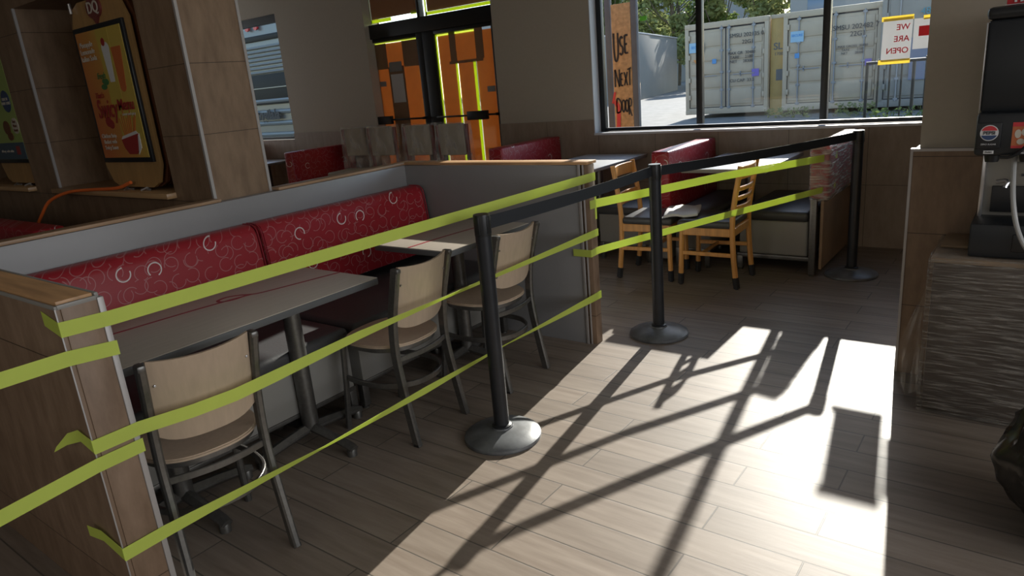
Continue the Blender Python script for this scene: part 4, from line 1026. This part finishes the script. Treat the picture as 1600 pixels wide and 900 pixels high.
# plywood with painted words
t = thing('plywood_board', 'narrow plywood board outside the glass painted USE NEXT DOOR', 'board', (-4.233, 8.0, -.322)); t.scale = (1.212,)*3
bm = B(); box(bm, -.105, .108, 0, .02, .25, 2.17, .002); mk('board', bm, 'osb', t)
for x, w_ in ((-.15, .03), (.14, .03)):
    bm = B(); box(bm, x-w_, x+w_, .0, .05, .25, 2.4, .003); mk('post', bm, 'grey_post', t)
def stroke(bm, pts, r, y=-.004, n=4): sweep(bm, [(a, y, b) for a, b in [(p.x, p.z) for p in smoothpath([(a, 0, b) for a, b in pts], n)]], [(r, -.001), (r, .001), (-r, .001), (-r, -.001)], up=(0, 1, 0))
def word(specs, r):
    bm = B()
    for s_ in specs: stroke(bm, s_, r)
    mk('painted_word', bm, 'spray_black', t)
def sc(pts, ox, oz, w_, h): return [(ox+a*w_, oz+b*h) for a, b in pts]
U = [(0, 1), (.02, .4), (.2, .05), (.6, .05), (.8, .4), (.8, 1)]; S_ = [(.9, .9), (.5, 1), (.1, .8), (.3, .55), (.8, .4), (.8, .12), (.4, 0), (0, .1)]
Eh = [[(.1, 0), (.05, .5), (.1, 1)], [(.1, 1), (.8, 1.0)], [(.1, .5), (.6, .52)], [(.1, 0), (.8, .02)]]
word([sc(U, -.085, 1.63, .06, .27), sc(S_, -.02, 1.69, .042, .17)]+[sc(e, .035, 1.70, .05, .17) for e in Eh], .0095)
word([sc([(0, 0), (.05, 1)], -.085, 1.38, .06, .17), sc([(.05, 1), (.8, 0)], -.085, 1.38, .06, .17), sc([(.8, 0), (.85, 1)], -.085, 1.38, .06, .17)]+[sc(e, -.022, 1.39, .035, .12) for e in Eh]+[sc([(0, 0), (1, 1)], .02, 1.39, .035, .13), sc([(0, 1), (1, 0)], .02, 1.39, .035, .13), sc([(.5, 0), (.55, 1)], .06, 1.39, .04, .16), sc([(0, .95), (1.1, 1.05)], .058, 1.39, .038, .16)], .0075)
O = [(.5, 1), (.1, .8), (.05, .3), (.45, 0), (.85, .3), (.85, .8), (.5, 1)]
D_ = [(0, 0), (.05, 1), (.6, .9), (.9, .5), (.6, .1), (0, 0)]
word([sc(D_, -.075, 1.12, .06, .14), sc(O, -.018, 1.13, .04, .12), sc(O, .022, 1.13, .038, .12), sc([(0, 0), (.05, 1), (.8, .95), (.7, .6), (.1, .5), (.9, -.1)], .064, 1.10, .034, .15)], .0075)
bm = B(); stroke(bm, [(-.07, .9), (-.06, 1.05), (-.062, 1.18), (-.10, 1.24)], .022); stroke(bm, [(-.12, 1.22), (-.09, 1.33)], .012); mk('red_arrow', bm, 'spray_red', t)
bm = B(); box(bm, -.30, -.20, -.0, .02, .25, 2.4); mk('edge_board', bm, 'grey_post', t)

# silver trailer outside window 2
t = thing('food_trailer', 'silver corrugated trailer with dark script lettering seen through the narrow window', 'trailer', (-15.0, 9.5, 0))
bm = B(); box(bm, -3, 2.6, .05, 2.3, .5, 3.4, .1, 3); mk('body', bm, 'trailer_silver', t)
bm = B()
for k in range(5): z = .62+k*.24; tube(bm, [(-2.9, .03, z), (2.5, .03, z)], .05, 8)
mk('lower_ribs', bm, 'trailer_silver', t)
bm = B()
for k in range(7): z = 2.18+k*.085; tube(bm, [(-2.9, .02, z), (2.5, .02, z)], .028, 8)
mk('vent_ribs', bm, 'trailer_silver', t)
bm = B(); box(bm, -2.8, 2.4, .0, .06, 1.5, 2.14, .01); mk('window_band', bm, 'trailer_dark', t); bm = B(); box(bm, -2.8, 2.4, -.02, .06, 1.84, 1.86); mk('window_rail', bm, 'trailer_silver', t)
bm = B(); box(bm, -2.8, 2.4, .0, .06, 2.82, 2.93, .01); mk('vent_slot', bm, 'trailer_dark', t)
for x in (1.02, 1.33):
    bm = B(); lathe(bm, [(0, -.04), (.05, -.03), (.065, 0), (.065, .03), (0, .03)], (0, 0, 0), 16); bmesh.ops.rotate(bm, verts=bm.verts, cent=(0, 0, 0), matrix=Matrix.Rotation(PI/2, 3, 'X')*1.0)
    bmesh.ops.translate(bm, verts=bm.verts, vec=(x, 0, 3.10)); mk('marker_lamp', bm, 'lamp_red', t)
text('lettering', 'Angilala', .30, 'ink', t, (1.22, -.05, 1.28), bold=.012, shear=.15, ext=.004)
for x in (-1.5, 1.2):
    bm = B(); lathe(bm, [(0, -.1), (.3, -.1), (.33, -.05), (.33, .05), (.3, .1), (0, .1)], (0, 0, 0), 20); bmesh.ops.rotate(bm, verts=bm.verts, cent=(0, 0, 0), matrix=Matrix.Rotation(PI/2, 3, 'X')); bmesh.ops.translate(bm, verts=bm.verts, vec=(x, .3, .33)); mk('wheel', bm, 'black_rubber', t)

# trees
def tree(label, x, y, h, w_, n, mat, seed):
    rd = random.Random(seed)
    t = thing('tree', label, 'tree', (x, y, -.02), 0, 'trees behind the containers')
    bm = B(); tube(bm, [(0, 0, 0), (.1, .05, h*.35), (-.1, 0, h*.75)], .14, 8, 4)
    for k in range(9):
        a = rd.uniform(0, 2*PI); z = h*rd.uniform(.25, .6); tube(bm, [(0, 0, z), (math.cos(a)*w_*.4, math.sin(a)*w_*.4, z+h*.12), (math.cos(a)*w_*.75, math.sin(a)*w_*.75, z+h*.3)], .04, 5, 3)
    mk('trunk', bm, 'bark', t)
    bm = B(); cl = [(rd.uniform(-w_, w_)*.7, rd.uniform(-w_, w_)*.5, h*rd.uniform(.25, .9), rd.uniform(.5, 1.0)) for k in range(22)]
    for k in range(n):
        cx, cy, cz, r = rd.choice(cl); r *= w_/2.8; d = Vector((rd.gauss(0, 1), rd.gauss(0, 1), rd.gauss(0, 1))).normalized()*r*rd.uniform(.5, 1)
        p = Vector((cx, cy, cz))+d; a = Vector((rd.gauss(0, 1), rd.gauss(0, 1), rd.gauss(0, .6))).normalized(); b = a.cross(Vector((rd.gauss(0, 1), rd.gauss(0, 1), rd.gauss(0, 1)))).normalized()
        s = rd.uniform(.14, .28); bm.faces.new([bm.verts.new(p+a*s), bm.verts.new(p+b*s*.5), bm.verts.new(p-a*s), bm.verts.new(p-b*s*.5)])
    o = mk('foliage', bm, mat, t, smooth=False)
for i, (x, y, h, w_, lb, m_) in enumerate(((-29.5, 54, 10.5, 4.2, 'dark green tree farthest left, just right of the painted board', 'leaf_green'), (-26.2, 60, 10.5, 4.6, 'dense dark tree rising above the middle of the grey shed', 'leaf_green'),
     (-23.2, 52, 9.5, 3.8, 'yellow-green tree between the grey shed and the left container', 'leaf_pale'), (-20.4, 55, 9.0, 3.8, 'dark tree rising behind the left edge of the left cream container', 'leaf_green'),
     (-17.0, 54, 8.2, 3.6, 'lighter green tree above the middle of the left cream container', 'leaf_pale'), (-33.5, 60, 11, 4.5, 'tree hidden mostly behind the painted board at left window edge', 'leaf_pale'))):
    tree(lb, x, y, h, w_, 5200, m_, 10+i)
def weeds(label, x, y, w_, h, n, seed, mat='leaf_pale'):
    rd = random.Random(seed); bm = B()
    for k in range(n):
        p = Vector((rd.uniform(-w_, w_), rd.uniform(-.3, .3), rd.uniform(0, h))); a = Vector((rd.gauss(0, 1), rd.gauss(0, 1), rd.gauss(0, 1))).normalized(); b = a.cross(Vector((1, .3, .2))).normalized(); s = rd.uniform(.03, .07)
        bm.faces.new([bm.verts.new(p+a*s), bm.verts.new(p+b*s*.5), bm.verts.new(p-a*s), bm.verts.new(p-b*s*.5)])
    tag(mk('weed_clump', bm, mat, None, (x, y, 0), smooth=False), label, 'weeds')
weeds('low weed clump at the foot of the right cream container', -3.9, 19.6, .5, .30, 220, 3)
weeds('dry weed clump below the gap between the containers', -5.6, 19.9, .6, .22, 250, 4)
# black metal railing outside
t = thing('metal_railing', 'black metal railing outside below the taped paper signs', 'railing', (-2.2, 15.5, -.02))
bm = B(); tube(bm, [(-.72, 0, 1.30), (.9, 0, 1.30)], .03, 8); tube(bm, [(-.72, 0, .2), (.9, 0, .2)], .025, 8); mk('rail', bm, 'black_frame', t)
for k in range(9):
    bm = B(); tube(bm, [(-.7+k*.2, 0, 0.), (-.7+k*.2, 0, 1.36 if k % 2 else 1.28)], .03 if k % 4 == 0 else .018, 8); mk('baluster', bm, 'black_frame', t)
weeds('dark shrub in front of the black railing outside', -2.1, 14.9, .55, .45, 380, 9, 'leaf_green')
